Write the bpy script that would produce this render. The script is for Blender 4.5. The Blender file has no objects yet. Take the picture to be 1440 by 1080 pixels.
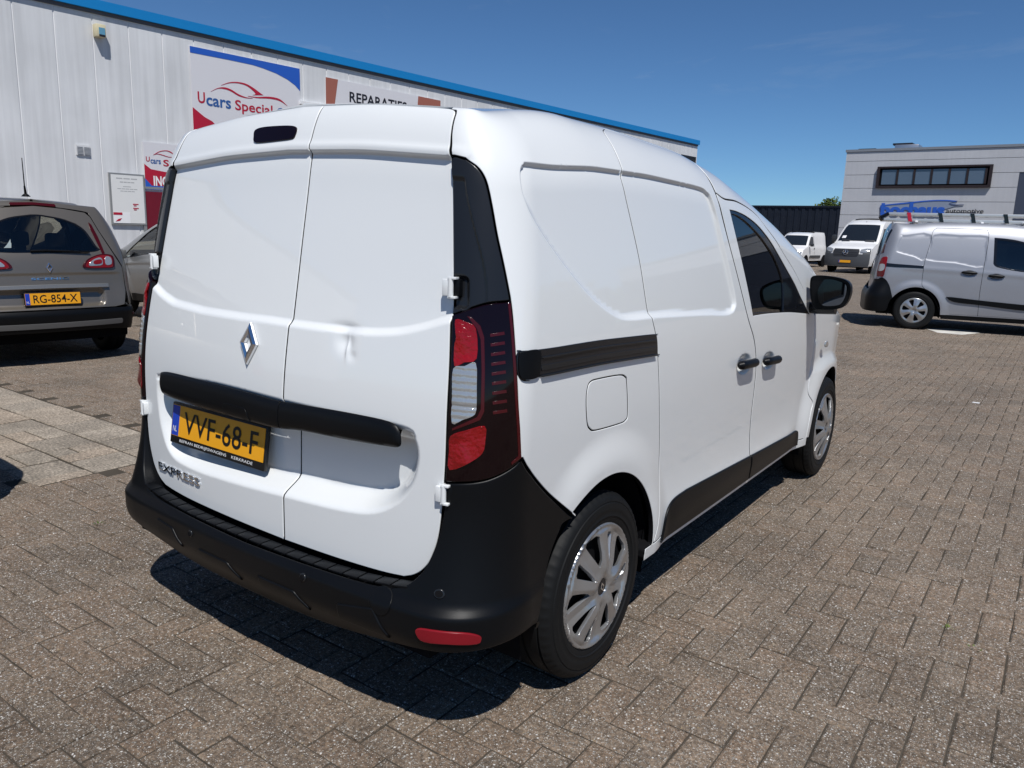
import bpy, bmesh, math, random
import numpy as np
from mathutils import Vector, Matrix, geometry

# ------------------------------------------------------------------ camera, sky, sun, exposure
SC = bpy.context.scene
CAM_POS = np.array([1.982, -2.0893, 1.44]); YAW, PITCH, ROLL, FPX = .6184, .1963, .0316, 1084.4667
def cam_axes():
    cy, sy = math.cos(YAW), math.sin(YAW)
    f = np.array([-sy*math.cos(PITCH), cy*math.cos(PITCH), -math.sin(PITCH)])
    r = np.array([cy, sy, 0.]); u = np.cross(r, f)
    return math.cos(ROLL)*r+math.sin(ROLL)*u, -math.sin(ROLL)*r+math.cos(ROLL)*u, f
CR, CU, CF = cam_axes()
cam_d = bpy.data.cameras.new('camera'); cam = bpy.data.objects.new('camera', cam_d)
SC.collection.objects.link(cam); SC.camera = cam
cam_d.sensor_fit = 'HORIZONTAL'; cam_d.sensor_width = 36; cam_d.lens = 36*FPX/1440
cam_d.clip_start = .05; cam_d.clip_end = 3000
m = Matrix(((CR[0], CU[0], -CF[0], CAM_POS[0]), (CR[1], CU[1], -CF[1], CAM_POS[1]), (CR[2], CU[2], -CF[2], CAM_POS[2]), (0, 0, 0, 1)))
cam.matrix_world = m

SUN_DIR = Vector((.45, -.44, 1.)).normalized()          # towards the sun
world = bpy.data.worlds.new('World'); SC.world = world; world.use_nodes = True
wn = world.node_tree; wn.nodes.clear()
w_out = wn.nodes.new('ShaderNodeOutputWorld'); w_bg = wn.nodes.new('ShaderNodeBackground')
w_sky = wn.nodes.new('ShaderNodeTexSky'); w_sky.sky_type = 'NISHITA'; w_sky.sun_disc = False
w_sky.sun_elevation = math.asin(SUN_DIR.z)
w_sky.sun_rotation = math.atan2(SUN_DIR.x, SUN_DIR.y)
w_sky.altitude = 0; w_sky.air_density = .7; w_sky.dust_density = 0.; w_sky.ozone_density = 2.
w_bg.inputs[1].default_value = .062
w_tint = wn.nodes.new('ShaderNodeMix'); w_tint.data_type = 'RGBA'; w_tint.blend_type = 'MULTIPLY'; w_tint.inputs[0].default_value = 1; w_tint.inputs[7].default_value = (.68, 1.0, 1.27, 1)   # deep summer blue, same over the whole sky
w_tc = wn.nodes.new('ShaderNodeTexCoord'); w_mp = wn.nodes.new('ShaderNodeMapping'); w_mp.inputs['Scale'].default_value = (1.2, 2.2, 7.); w_mp.inputs['Rotation'].default_value = (.25, .35, .6)
w_nz = wn.nodes.new('ShaderNodeTexNoise'); w_nz.inputs['Scale'].default_value = 2.6; w_nz.inputs['Detail'].default_value = 9; w_nz.inputs['Roughness'].default_value = .62; w_nz.inputs['Distortion'].default_value = .5
w_mr = wn.nodes.new('ShaderNodeMapRange'); w_mr.inputs[1].default_value = .56; w_mr.inputs[2].default_value = .82; w_mr.inputs[3].default_value = 0; w_mr.inputs[4].default_value = .16
w_cl = wn.nodes.new('ShaderNodeMix'); w_cl.data_type = 'RGBA'; w_cl.inputs[7].default_value = (7.5, 8.0, 8.6, 1)                                # faint cirrus wisps
wn.links.new(w_tc.outputs['Generated'], w_mp.inputs[0]); wn.links.new(w_mp.outputs[0], w_nz.inputs[0]); wn.links.new(w_nz.outputs[0], w_mr.inputs[0]); wn.links.new(w_mr.outputs[0], w_cl.inputs[0])
wn.links.new(w_sky.outputs[0], w_tint.inputs[6]); wn.links.new(w_tint.outputs[2], w_cl.inputs[6]); wn.links.new(w_cl.outputs[2], w_bg.inputs[0]); wn.links.new(w_bg.outputs[0], w_out.inputs[0])
sun_d = bpy.data.lights.new('sun', 'SUN'); sun_d.energy = 4.2; sun_d.angle = math.radians(.53); sun_d.color = (1., .975, .94)
sun = bpy.data.objects.new('sun', sun_d); SC.collection.objects.link(sun)
sun.rotation_euler = (-SUN_DIR).to_track_quat('-Z', 'Y').to_euler(); sun.location = (0, 0, 30)
SC.view_settings.view_transform = 'Standard'; SC.view_settings.look = 'None'
SC.view_settings.exposure = 0.14; SC.view_settings.gamma = 1; SC.view_settings.use_curve_mapping = False

# ------------------------------------------------------------------ small helpers
COL = SC.collection
random.seed(7); RNG = np.random.default_rng(7)
def tag(o, label=None, cat=None, group=None, kind=None):
    if label: o['label'] = label
    if cat: o['category'] = cat
    if group: o['group'] = group
    if kind: o['kind'] = kind
    return o
def empty(name, loc=(0, 0, 0), rz=0, label=None, cat=None, group=None, parent=None):
    o = bpy.data.objects.new(name, None); COL.objects.link(o); o.location = loc; o.rotation_euler = (0, 0, rz)
    o.empty_display_size = .2
    if parent: o.parent = parent
    return tag(o, label, cat, group)
def link(name, me, mat=None, parent=None):
    o = bpy.data.objects.new(name, me); COL.objects.link(o)
    if mat is not None and not me.materials: me.materials.append(mat)
    if parent is not None: o.parent = parent
    return o
def copy_tree(o, parent=None):
    c = o.copy(); COL.objects.link(c)
    if parent is not None: c.parent = parent
    for ch in o.children: copy_tree(ch, c)
    return c
def mesh_np(name, V, F, normals=None, smooth=True):
    me = bpy.data.meshes.new(name)
    me.from_pydata([tuple(v) for v in np.asarray(V, float).tolist()], [], [tuple(f) for f in F])
    if smooth: me.polygons.foreach_set('use_smooth', [True]*len(me.polygons))
    me.update()
    if normals is not None: me.normals_split_custom_set_from_vertices([tuple(n) for n in np.asarray(normals, float).tolist()])
    return me
class MB:
    """collects simple solids, builds ONE mesh object"""
    def __init__(s): s.v = []; s.f = []
    def add(s, V, F):
        o = len(s.v); s.v += [tuple(map(float, v)) for v in V]; s.f += [tuple(i+o for i in f) for f in F]; return s
    def box(s, lo, hi, M=None):
        (x0, y0, z0), (x1, y1, z1) = lo, hi
        V = [(x0,y0,z0),(x1,y0,z0),(x1,y1,z0),(x0,y1,z0),(x0,y0,z1),(x1,y0,z1),(x1,y1,z1),(x0,y1,z1)]
        if M is not None: V = [tuple(M @ Vector(v)) for v in V]
        return s.add(V, [(0,3,2,1),(4,5,6,7),(0,1,5,4),(1,2,6,5),(2,3,7,6),(3,0,4,7)])
    def prism(s, pts, dvec):
        """closed planar polygon pts extruded by dvec"""
        n = len(pts); P = [np.array(p, float) for p in pts]; d = np.array(dvec, float)
        return s.add(P+[p+d for p in P], [tuple(range(n-1, -1, -1)), tuple(range(n, 2*n))]+[(i, (i+1) % n, n+(i+1) % n, n+i) for i in range(n)])
    def tube(s, pts, r, n=10, cap=True):
        pts = [np.array(p, float) for p in pts]; rr = r if hasattr(r, '__len__') else [r]*len(pts)
        V = []; up = None
        for i, p in enumerate(pts):
            t = pts[min(i+1, len(pts)-1)]-pts[max(i-1, 0)]; t /= np.linalg.norm(t)+1e-12
            if up is None: up = np.array([0, 0, 1.]) if abs(t[2]) < .9 else np.array([1., 0, 0])
            a = np.cross(t, up); a /= np.linalg.norm(a); b = np.cross(a, t); up = b
            for k in range(n):
                th = 2*math.pi*k/n; V.append(p+rr[i]*(a*math.cos(th)+b*math.sin(th)))
        F = [(i*n+k, i*n+(k+1) % n, (i+1)*n+(k+1) % n, (i+1)*n+k) for i in range(len(pts)-1) for k in range(n)]
        if cap: F += [tuple(range(n-1, -1, -1)), tuple(range((len(pts)-1)*n, len(pts)*n))]
        return s.add(V, F)
    def build(s, name, mat, parent=None, bevel=0, smooth=False, seg=2):
        me = bpy.data.meshes.new(name); me.from_pydata(s.v, [], s.f)
        bm = bmesh.new(); bm.from_mesh(me)
        bmesh.ops.recalc_face_normals(bm, faces=bm.faces)
        if bevel:
            es = [e for e in bm.edges if len(e.link_faces) == 2 and e.calc_face_angle(0) > .5]
            bmesh.ops.bevel(bm, geom=es, offset=bevel, segments=seg, profile=.5, affect='EDGES', clamp_overlap=True)
        bm.to_mesh(me); bm.free()
        if smooth or bevel:
            me.polygons.foreach_set('use_smooth', [True]*len(me.polygons))
            try: me.set_sharp_from_angle(angle=math.radians(38))
            except Exception: pass
        me.update()
        return link(name, me, mat, parent)

# ------------------------------------------------------------------ materials
def nodes_of(mt): return mt.node_tree.nodes, mt.node_tree.links
def mat(name, col, rough=.5, metal=0., coat=0., spec=.5, coat_rough=.03, bump=None, var=0., trans=0., ior=1.45, alpha=1., emit=None, dirt=0.):
    mt = bpy.data.materials.new(name); mt.use_nodes = True
    N, L = nodes_of(mt); b = N['Principled BSDF']
    b.inputs['Base Color'].default_value = (*col, 1); b.inputs['Roughness'].default_value = rough
    b.inputs['Metallic'].default_value = metal; b.inputs['Coat Weight'].default_value = coat
    b.inputs['Coat Roughness'].default_value = coat_rough; b.inputs['Specular IOR Level'].default_value = spec
    b.inputs['Transmission Weight'].default_value = trans; b.inputs['IOR'].default_value = ior
    b.inputs['Alpha'].default_value = alpha
    geo = N.new('ShaderNodeNewGeometry')
    if var or dirt:
        nz = N.new('ShaderNodeTexNoise'); nz.inputs['Scale'].default_value = 3.; nz.inputs['Detail'].default_value = 6
        L.new(geo.outputs['Position'], nz.inputs['Vector'])
        mp = N.new('ShaderNodeMapRange'); mp.inputs[1].default_value = .3; mp.inputs[2].default_value = .7
        v = max(var, dirt)
        mp.inputs[3].default_value = 1-v; mp.inputs[4].default_value = 1+v*.5
        mx = N.new('ShaderNodeMix'); mx.data_type = 'RGBA'; mx.blend_type = 'MULTIPLY'; mx.inputs[0].default_value = 1
        mx.inputs[6].default_value = (*col, 1); L.new(nz.outputs[0], mp.inputs[0])
        L.new(mp.outputs[0], mx.inputs[7]); L.new(mx.outputs[2], b.inputs['Base Color'])
    if bump:
        nz2 = N.new('ShaderNodeTexNoise'); nz2.inputs['Scale'].default_value = bump[0]; nz2.inputs['Detail'].default_value = 3
        L.new(geo.outputs['Position'], nz2.inputs['Vector'])
        bp = N.new('ShaderNodeBump'); bp.inputs['Strength'].default_value = bump[1]; bp.inputs['Distance'].default_value = bump[2]
        L.new(nz2.outputs[0], bp.inputs['Height']); L.new(bp.outputs[0], b.inputs['Normal'])
    if emit: b.inputs['Emission Color'].default_value = (*emit[0], 1); b.inputs['Emission Strength'].default_value = emit[1]
    return mt
def glass_mat(name, tint, mix=.25, rough=0.):
    """thin car glass: tinted see-through pane with mirror reflection by Fresnel"""
    mt = bpy.data.materials.new(name); mt.use_nodes = True; N, L = nodes_of(mt); N.clear()
    o = N.new('ShaderNodeOutputMaterial'); t = N.new('ShaderNodeBsdfTransparent'); g = N.new('ShaderNodeBsdfGlossy')
    t.inputs[0].default_value = (*tint, 1); g.inputs['Roughness'].default_value = rough
    f = N.new('ShaderNodeFresnel'); f.inputs[0].default_value = 1.5
    mp = N.new('ShaderNodeMapRange'); mp.inputs[1].default_value = 0; mp.inputs[2].default_value = 1; mp.inputs[3].default_value = mix; mp.inputs[4].default_value = 1
    mx = N.new('ShaderNodeMixShader')
    L.new(f.outputs[0], mp.inputs[0]); L.new(mp.outputs[0], mx.inputs[0]); L.new(t.outputs[0], mx.inputs[1]); L.new(g.outputs[0], mx.inputs[2]); L.new(mx.outputs[0], o.inputs[0])
    return mt
M = {}
M['white'] = mat('white_paint', (.74, .755, .75), .35, coat=1., spec=.5, coat_rough=.01)
M['plastic'] = mat('black_plastic', (.0035, .004, .005), .40, spec=.22, bump=(700, .25, .0006), var=.15)
M['plastic_s'] = mat('smooth_black_plastic', (.012, .013, .015), .25, spec=.5)
M['gloss_black'] = mat('gloss_black_trim', (.008, .009, .012), .12, spec=.5)
M['gap'] = mat('dark_gap', (.006, .006, .007), .9, spec=.1)
M['rubber'] = mat('tyre_rubber', (.008, .0085, .009), .6, spec=.22, bump=(260, .2, .001), var=.2)
M['chrome'] = mat('chrome', (.75, .76, .78), .06, metal=1.)
M['alu'] = mat('wheel_silver', (.42, .425, .43), .28, metal=.75, coat=.4, var=.06)
M['darkmetal'] = mat('dark_metal', (.05, .05, .055), .5, metal=.6)
M['steel'] = mat('zinc_steel', (.55, .55, .56), .35, metal=.9)
M['red_dark'] = mat('dark_red_lens', (.0045, .0006, .0014), .05, spec=.4)
M['red_lens'] = mat('red_lens', (.24, .0025, .004), .16, coat=.3, bump=(90, .9, .004), var=.6)
M['red_strip'] = mat('red_lens_strip', (.05, .0012, .0025), .25, coat=.1)
M['reflector'] = mat('red_reflector', (.20, .008, .014), .35, spec=.3)
M['clear_lens'] = mat('clear_lens', (.45, .46, .46), .12, metal=.55, coat=1., bump=(120, .6, .002))
M['glass'] = glass_mat('car_glass', (.30, .37, .35), .10)
M['glass_dark'] = glass_mat('dark_glass', (.03, .04, .045), .06)
M['mirror'] = mat('mirror_glass', (.10, .11, .13), .03, metal=1.)  # dark tint stands in for dark surroundings the mirror would reflect
M['plate_y'] = mat('plate_yellow', (.80, .36, .012), .38, coat=.3)
M['plate_b'] = mat('plate_blue', (.012, .05, .42), .38, coat=.3)
M['ink'] = mat('black_ink', (.006, .006, .006), .45)
M['ink_w'] = mat('white_ink', (.8, .8, .8), .5)
M['interior'] = mat('interior_grey', (.05, .052, .055), .8)
M['interior_l'] = mat('interior_pale', (.45, .46, .45), .7)

# ------------------------------------------------------------------ curves and polygons
class Curve:
    """smooth 1-D function through points (gaussian-smoothed table)"""
    def __init__(s, pts, sm=.03, n=3000):
        x, y = np.array(pts, float).T; s.lo, s.hi = x[0]-4*sm-.01, x[-1]+4*sm+.01
        s.X = np.linspace(s.lo, s.hi, n); Y = np.interp(s.X, x, y)
        # linear extension at the ends
        k0 = (y[1]-y[0])/(x[1]-x[0]); k1 = (y[-1]-y[-2])/(x[-1]-x[-2])
        Y = np.where(s.X < x[0], y[0]+k0*(s.X-x[0]), np.where(s.X > x[-1], y[-1]+k1*(s.X-x[-1]), Y))
        w = max(1, int(sm/(s.X[1]-s.X[0]))); k = np.exp(-.5*(np.arange(-3*w, 3*w+1)/w)**2); k /= k.sum()
        pad = 3*w; Yp = np.concatenate([Y[0]+(np.arange(-pad, 0))*(Y[1]-Y[0]), Y, Y[-1]+np.arange(1, pad+1)*(Y[-1]-Y[-2])])
        s.Y = np.convolve(Yp, k, 'valid')
    def __call__(s, x): return np.interp(x, s.X, s.Y)
def sstep(a, b, x):
    t = np.clip((x-a)/(b-a), 0, 1); return t*t*(3-2*t)
def crom(pts, n=8, closed=False):
    P = [np.array(p, float) for p in pts]
    if len(P) < 3 and not closed: return P
    Q = [P[-1]]+P+[P[0], P[1]] if closed else [2*P[0]-P[1]]+P+[2*P[-1]-P[-2]]
    out = []
    for i in range(1, len(Q)-2):
        p0, p1, p2, p3 = Q[i-1], Q[i], Q[i+1], Q[i+2]
        for k in range(n):
            t = k/n
            out.append(.5*((2*p1)+(-p0+p2)*t+(2*p0-5*p1+4*p2-p3)*t*t+(-p0+3*p1-3*p2+p3)*t**3))
    if not closed: out.append(P[-1])
    return out
def outline(*segs, n=6):
    """closed outline from smooth segments that meet at sharp corners"""
    out = []
    for s in segs:
        c = crom(s, n) if len(s) > 2 else [np.array(p, float) for p in s]
        for p in c:
            if not out or np.linalg.norm(p-out[-1]) > 1e-5: out.append(p)
    if np.linalg.norm(out[0]-out[-1]) < 1e-5: out.pop()
    return np.array(out)
def roundrect(x0, y0, x1, y1, r, n=5):
    out = []
    for cx, cy, a in ((x1-r, y0+r, -90), (x1-r, y1-r, 0), (x0+r, y1-r, 90), (x0+r, y0+r, 180)):
        for k in range(n+1):
            t = math.radians(a+90*k/n); out.append((cx+r*math.cos(t), cy+r*math.sin(t)))
    return np.array(out)
def resample(loop, step):
    out = []
    n = len(loop)
    for i in range(n):
        p, q = loop[i], loop[(i+1) % n]; d = np.linalg.norm(q-p); k = max(1, int(math.ceil(d/step)))
        for j in range(k): out.append(p+(q-p)*j/k)
    return np.array(out)
def inpoly(P, poly):
    x, y = P[:, 0], P[:, 1]; c = np.zeros(len(P), bool); n = len(poly)
    for i in range(n):
        x0, y0 = poly[i-1]; x1, y1 = poly[i]
        if y0 == y1: continue
        h = ((y0 > y) != (y1 > y)); c ^= h & (x < (x1-x0)*(y-y0)/(y1-y0)+x0)
    return c
def polydist(P, line, closed=True):
    """distance from points to a polyline"""
    d = np.full(len(P), 1e9); n = len(line)
    for i in range(n if closed else n-1):
        a = line[i]; b = line[(i+1) % n]; ab = b-a; L2 = ab@ab+1e-18
        t = np.clip(((P-a)@ab)/L2, 0, 1); q = a+t[:, None]*ab
        d = np.minimum(d, ((P-q)**2).sum(1))
    return np.sqrt(d)
def sdist(P, loop):
    d = polydist(P, loop); return np.where(inpoly(P, loop), d, -d)      # positive inside

def triangulate(loops, step, extra=None):
    """constrained Delaunay of outer loop (first) with holes; returns 2-D verts, tris, boundary index loops"""
    outer = loops[0]; B = np.concatenate(loops); edges = []; idx = []; o = 0
    for l in loops:
        n = len(l); edges += [(o+i, o+(i+1) % n) for i in range(n)]; idx.append(list(range(o, o+n))); o += n
    lo, hi = outer.min(0), outer.max(0)
    xs = np.arange(lo[0], hi[0]+step, step); ys = np.arange(lo[1], hi[1]+step, step*.866)
    G = np.array([(x+(.5*step if j % 2 else 0), y) for j, y in enumerate(ys) for x in xs])
    if extra is not None and len(extra):
        # drop grid points close to feature points
        E = np.asarray(extra); key = {}
        keep = np.ones(len(G), bool); c = step*.5
        S = set(map(tuple, np.floor(E/c).astype(int).tolist()))
        gk = np.floor(G/c).astype(int).tolist(); keep = np.array([tuple(k) not in S for k in gk])
        G = np.concatenate([G[keep], E])
    def inside(P):
        r = inpoly(P, outer)
        for l in loops[1:]: r &= ~inpoly(P, l)
        return r
    G = G[inside(G)]
    if len(G):
        d = np.full(len(G), 1e9)
        for l in loops: d = np.minimum(d, polydist(G, l))
        G = G[d > step*.35]
    allp = np.concatenate([B, G]) if len(G) else B
    r = geometry.delaunay_2d_cdt([Vector(p) for p in allp.tolist()], edges, [], 0, 1e-7)
    V = np.array([tuple(v) for v in r[0]]); F = np.array([tuple(f) for f in r[2] if len(f) == 3])
    c = V[F].mean(1); F = F[inside(c)]
    # map original boundary indices to output indices
    back = {}
    for oi, lst in enumerate(r[3]):
        for i in lst: back[i] = oi
    idx = [[back[i] for i in l] for l in idx]
    # consistent orientation (counter-clockwise in the parameter plane)
    a = V[F[:, 1]]-V[F[:, 0]]; b = V[F[:, 2]]-V[F[:, 0]]; fl = (a[:, 0]*b[:, 1]-a[:, 1]*b[:, 0]) < 0
    F[fl] = F[fl][:, ::-1]
    return V, F, idx

def surf_eval(fn, ab, eps=.0015):
    """points and unit normals of a parametric surface fn(a,b)->(n,3)"""
    P = fn(ab[:, 0], ab[:, 1])
    da = (fn(ab[:, 0]+eps, ab[:, 1])-fn(ab[:, 0]-eps, ab[:, 1])); db = (fn(ab[:, 0], ab[:, 1]+eps)-fn(ab[:, 0], ab[:, 1]-eps))
    N = np.cross(da, db); N /= np.linalg.norm(N, axis=1)[:, None]+1e-12
    return P, N, da, db
def shrink(l, d):
    t = np.roll(l, -1, 0)-np.roll(l, 1, 0); t /= np.linalg.norm(t, axis=1)[:, None]+1e-12
    area = np.sum(l[:, 0]*np.roll(l[:, 1], -1)-np.roll(l[:, 0], -1)*l[:, 1]); s = 1 if area > 0 else -1
    return l+np.stack([-t[:, 1], t[:, 0]], 1)*s*d
def patch(name, fn, loop, mat_, parent=None, holes=(), step=.014, extra=None, rim=.018, er=.0016, flip=1, bstep=None, off=0., mirror=False, seal=None):
    if seal is None: seal = mat_ in (M['white'], M.get('bronze'))
    """a panel of the surface fn cut to `loop`; edges rounded and turned inwards by `rim`"""
    loops = [shrink(resample(np.asarray(l, float), bstep or step*.7), er if i == 0 else -er) if rim else resample(np.asarray(l, float), bstep or step*.7) for i, l in enumerate((loop, *holes))]
    V2, F, idx = triangulate(loops, step, extra)
    P, N, da, db = surf_eval(fn, V2); N = N*flip
    if off: P = P+N*off
    gapf = []; V = [P]; NN = [N]; F = F if flip > 0 else F[:, ::-1]; FF = [tuple(f) for f in F.tolist()]; o = len(P)
    if rim:
        for li, l in enumerate(idx):
            n = len(l); q = V2[l]; t = np.roll(q, -1, 0)-np.roll(q, 1, 0)
            area = .5*np.sum(q[:, 0]*np.roll(q[:, 1], -1)-np.roll(q[:, 0], -1)*q[:, 1])
            s = 1 if area > 0 else -1
            if li > 0: s = -s
            o2 = np.stack([t[:, 1], -t[:, 0]], 1)*s                                   # outward in 2-D
            O = da[l]*o2[:, :1]+db[l]*o2[:, 1:]; O -= N[l]*(O*N[l]).sum(1)[:, None]; O /= np.linalg.norm(O, axis=1)[:, None]+1e-12
            r1 = P[l]+O*er*.7-N[l]*er*.3; r2 = P[l]+O*er-N[l]*er; r3 = P[l]+O*er-N[l]*rim
            V += [r1, r2, r3]; NN += [(N[l]*.75+O*.66), N[l]*.2+O*.98, O]
            rings = [l, list(range(o, o+n)), list(range(o+n, o+2*n)), list(range(o+2*n, o+3*n))]; o += 3*n
            ccw = (area > 0) == (flip > 0)
            for ri_, (A_, B_) in enumerate(zip(rings[:-1], rings[1:])):
                for i in range(n):
                    if ri_ == 2: gapf.append(len(FF))
                    j = (i+1) % n
                    FF.append((A_[j], A_[i], B_[i], B_[j]) if ccw == (li == 0) or False else (A_[i], A_[j], B_[j], B_[i]))
    V = np.concatenate(V); NN = np.concatenate(NN); NN = NN/(np.linalg.norm(NN, axis=1)[:, None]+1e-12)
    if mirror:
        V = V*np.array([-1, 1, 1]); NN = NN*np.array([-1, 1, 1]); FF = [f[::-1] for f in FF]
    me = mesh_np(name, V, FF, NN)
    if seal and gapf:
        me.materials.append(mat_); me.materials.append(M['gap'])
        mi = np.zeros(len(FF), np.int32); mi[gapf] = 1; me.polygons.foreach_set('material_index', mi)
    return link(name, me, mat_, parent)

def project(P):
    d = P-CAM_POS; w = d@CF
    return np.stack([720+FPX*(d@CR)/w, 540-FPX*(d@CU)/w], -1), w
def pix_dir(px):
    return CF+CR*(px[0]-720)/FPX-CU*(px[1]-540)/FPX
def on_plane(px, p0, n):
    d = pix_dir(px); p0 = np.array(p0, float); n = np.array(n, float); t = ((p0-CAM_POS)@n)/(d@n); return CAM_POS+t*d
def ground_at(px, z=0.): return on_plane(px, (0, 0, z), (0, 0, 1))

def text_mesh(body, size, font_w=1., bold=0., extrude=0., align='CENTER', spacing=1.):
    c = bpy.data.curves.new('txt', 'FONT'); c.body = body; c.size = size; c.align_x = align; c.align_y = 'CENTER'
    c.extrude = extrude; c.offset = bold; c.space_character = spacing; c.resolution_u = 3
    o = bpy.data.objects.new('txt', c); COL.objects.link(o)
    bpy.context.view_layer.update()
    me = bpy.data.meshes.new_from_object(o.evaluated_get(bpy.context.evaluated_depsgraph_get()))
    bpy.data.objects.remove(o); bpy.data.curves.remove(c)
    return me
def text_on(name, body, size, mt, parent, origin, xdir, ydir, width=None, bold=0., extrude=0., align='CENTER', lift=.002, fit_h=None, surf=None):
    """flat lettering laid at origin with x along xdir and y along ydir (or mapped by surf(u,v))"""
    me = text_mesh(body, size, bold=bold, extrude=extrude, align=align)
    n = len(me.vertices); co = np.zeros(n*3); me.vertices.foreach_get('co', co); co = co.reshape(-1, 3)
    if n:
        w = co[:, 0].max()-co[:, 0].min()
        if width: co[:, 0] *= width/w
        if fit_h:
            c = .5*(co[:, 1].max()+co[:, 1].min()); co[:, 1] = (co[:, 1]-c)*fit_h/(co[:, 1].max()-co[:, 1].min())
        if align == 'CENTER': co[:, 0] -= .5*(co[:, 0].max()+co[:, 0].min())
    if surf is not None: Q = surf(co[:, 0], co[:, 1], co[:, 2]+lift)
    else:
        X = np.array(xdir, float); X /= np.linalg.norm(X); Y = np.array(ydir, float); Y -= X*(X@Y); Y /= np.linalg.norm(Y); Z = np.cross(X, Y)
        Q = np.array(origin)+co[:, :1]*X+co[:, 1:2]*Y+(co[:, 2:]+lift)*Z
    me.vertices.foreach_set('co', Q.ravel()); me.update(); me.materials.clear()
    return link(name, me, mt, parent)
# ------------------------------------------------------------------ the white van's body surface
XE0, AC = .70, .94
BS, BE, ZTOP = 1.58, 1.88, 1.795
eC = Curve([(.2, .72), (.7, .72), (.85, .722), (1.1, .712), (1.3, .69), (1.5, .66), (1.64, .638), (1.8, .61)], .05)
RC = Curve([(.2, -.65), (.5, -.653), (.65, -.652), (.8, -.648), (.92, -.644), (1.0, -.637), (1.15, -.613), (1.26, -.592), (1.41, -.564), (1.575, -.531), (1.65, -.520), (1.72, -.505), (1.8, -.49)], .05)
bowC = Curve([(.2, .035), (.8, .035), (1.2, .03), (1.5, .018), (1.64, .012), (1.8, .01)], .06)
WC = Curve([(.15, .835), (.3, .858), (.42, .866), (.55, .862), (.7, .868), (.9, .875), (1.05, .873), (1.15, .865), (1.3, .845), (1.5, .812), (1.64, .788), (1.8, .76)], .05)
ZT = Curve([(0, 1.797), (.35, 1.787), (.65, 1.762), (.82, 1.748), (1.0, 1.752), (1.15, 1.766), (1.3, 1.778), (1.7, 1.785), (2.2, 1.77), (2.52, 1.728), (2.82, 1.655), (3.22, 1.54), (3.67, 1.385), (3.97, 1.23), (4.15, 1.12), (4.4, 1.06), (4.7, .98), (4.97, .85)], .05)
ZX = Curve([(0, 0), (.65, -.003), (.78, -.008), (.87, .010), (.96, .030), (1.08, .034), (1.2, .029), (1.35, .020), (1.7, .012), (2.2, .006), (2.6, 0), (5, 0)], .05)
yTap = Curve([(-1, 0), (2.2, 0), (2.9, .012), (3.2, .05), (3.4, .12), (3.55, .24), (3.65, .42)], .05)
def make_shell(eC, RC, bowC, WC, ZT, tap, BS, BE, ZTOP, INS=.17, INSR=.05, cd=.185, yb0=-.43, zk=.7, barrel=.010, ymid=.8, l1=.085, l2=.10, ZX=None):
    """body surface: a runs from the middle of the tail round the corner and along the side, b runs up the body"""
    def fn(a, b):
        a = np.asarray(a, float); b = np.asarray(b, float); sg = np.where(a < 0, -1., 1.); a = np.abs(a)
        t = np.clip((b-BS)/(BE-BS), 0, 1)*math.pi/2
        zn = np.where(b < BS, b, BS+(ZTOP-BS)*np.sin(t)); ins = 1-np.cos(t)
        k = (ZT(a)-zk)/(ZTOP-zk)
        z = np.where(zn > zk, zk+(zn-zk)*k, zn)
        if ZX is not None: z = z+ZX(a)*sstep(1.66, 1.79, zn)
        e = eC(z); R = RC(z); bow = bowC(z); W = WC(z)
        Ax, Ay = e, R+bow+INSR*ins
        yb = Ay+cd
        ys = a-AC+yb0+(yb-yb0)*(1-sstep(AC, AC+.66, a))
        Ws = W*(1-barrel*((ys-ymid)/2.)**2)-tap(ys)-INS*ins
        Bx = W*(1-barrel*((yb-ymid)/2.)**2)-INS*ins; By = yb
        q = np.clip((a-XE0)/(AC-XE0), 0, 1)
        tx, ty = 1., 2*bow/e
        C1x, C1y = Ax+l1*tx, Ay+l1*ty; C2x, C2y = Bx, By-l2
        cx = (1-q)**3*Ax+3*(1-q)**2*q*C1x+3*(1-q)*q*q*C2x+q**3*Bx
        cy = (1-q)**3*Ay+3*(1-q)**2*q*C1y+3*(1-q)*q*q*C2y+q**3*By
        u = a/XE0
        x = np.where(a < XE0, e*u, np.where(a < AC, cx, Ws)); y = np.where(a < XE0, R+bow*u*u+INSR*ins, np.where(a < AC, cy, ys))
        return np.stack([x*sg, y, z], -1)
    return fn
van_base = make_shell(eC, RC, bowC, WC, ZT, yTap, BS, BE, ZTOP, ZX=ZX)
# px -> (a,b) on a surface
def tracer(fn, arange, brange, na=260, nb=90):
    A, B = np.meshgrid(np.linspace(*arange, na), np.linspace(*brange, nb), indexing='ij')
    ab0 = np.stack([A.ravel(), B.ravel()], 1)
    P, N, _, _ = surf_eval(fn, ab0); pp, w = project(P); face = ((P-CAM_POS)*N).sum(1) < 0
    okp = face & (w > 0)
    ab0 = ab0[okp]; pp = pp[okp]; w = w[okp]
    def tr(pts):
        out = []
        for px in pts:
            px = np.array(px, float); d = ((pp-px)**2).sum(1); c = np.argsort(d)[:6]; i = c[np.argmin(d[c]+0*w[c])]
            x = ab0[i].copy()
            for it in range(12):
                h = 1e-4
                S = fn(np.array([x[0], x[0]+h, x[0]]), np.array([x[1], x[1], x[1]+h])); q, _ = project(S)
                J = np.stack([(q[1]-q[0])/h, (q[2]-q[0])/h], 1); r = px-q[0]
                try: st = np.linalg.solve(J, r)
                except Exception: break
                st = np.clip(st, -.15, .15); x = x+st
                if np.abs(st).max() < 1e-6: break
            out.append(x)
        return np.array(out)
    return tr
VT = tracer(van_base, (-.95, 4.9), (.2, 1.87))
def zm(pts, ox, oy, s): return [(ox+x/s, oy+y/s) for x, y in pts]
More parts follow.
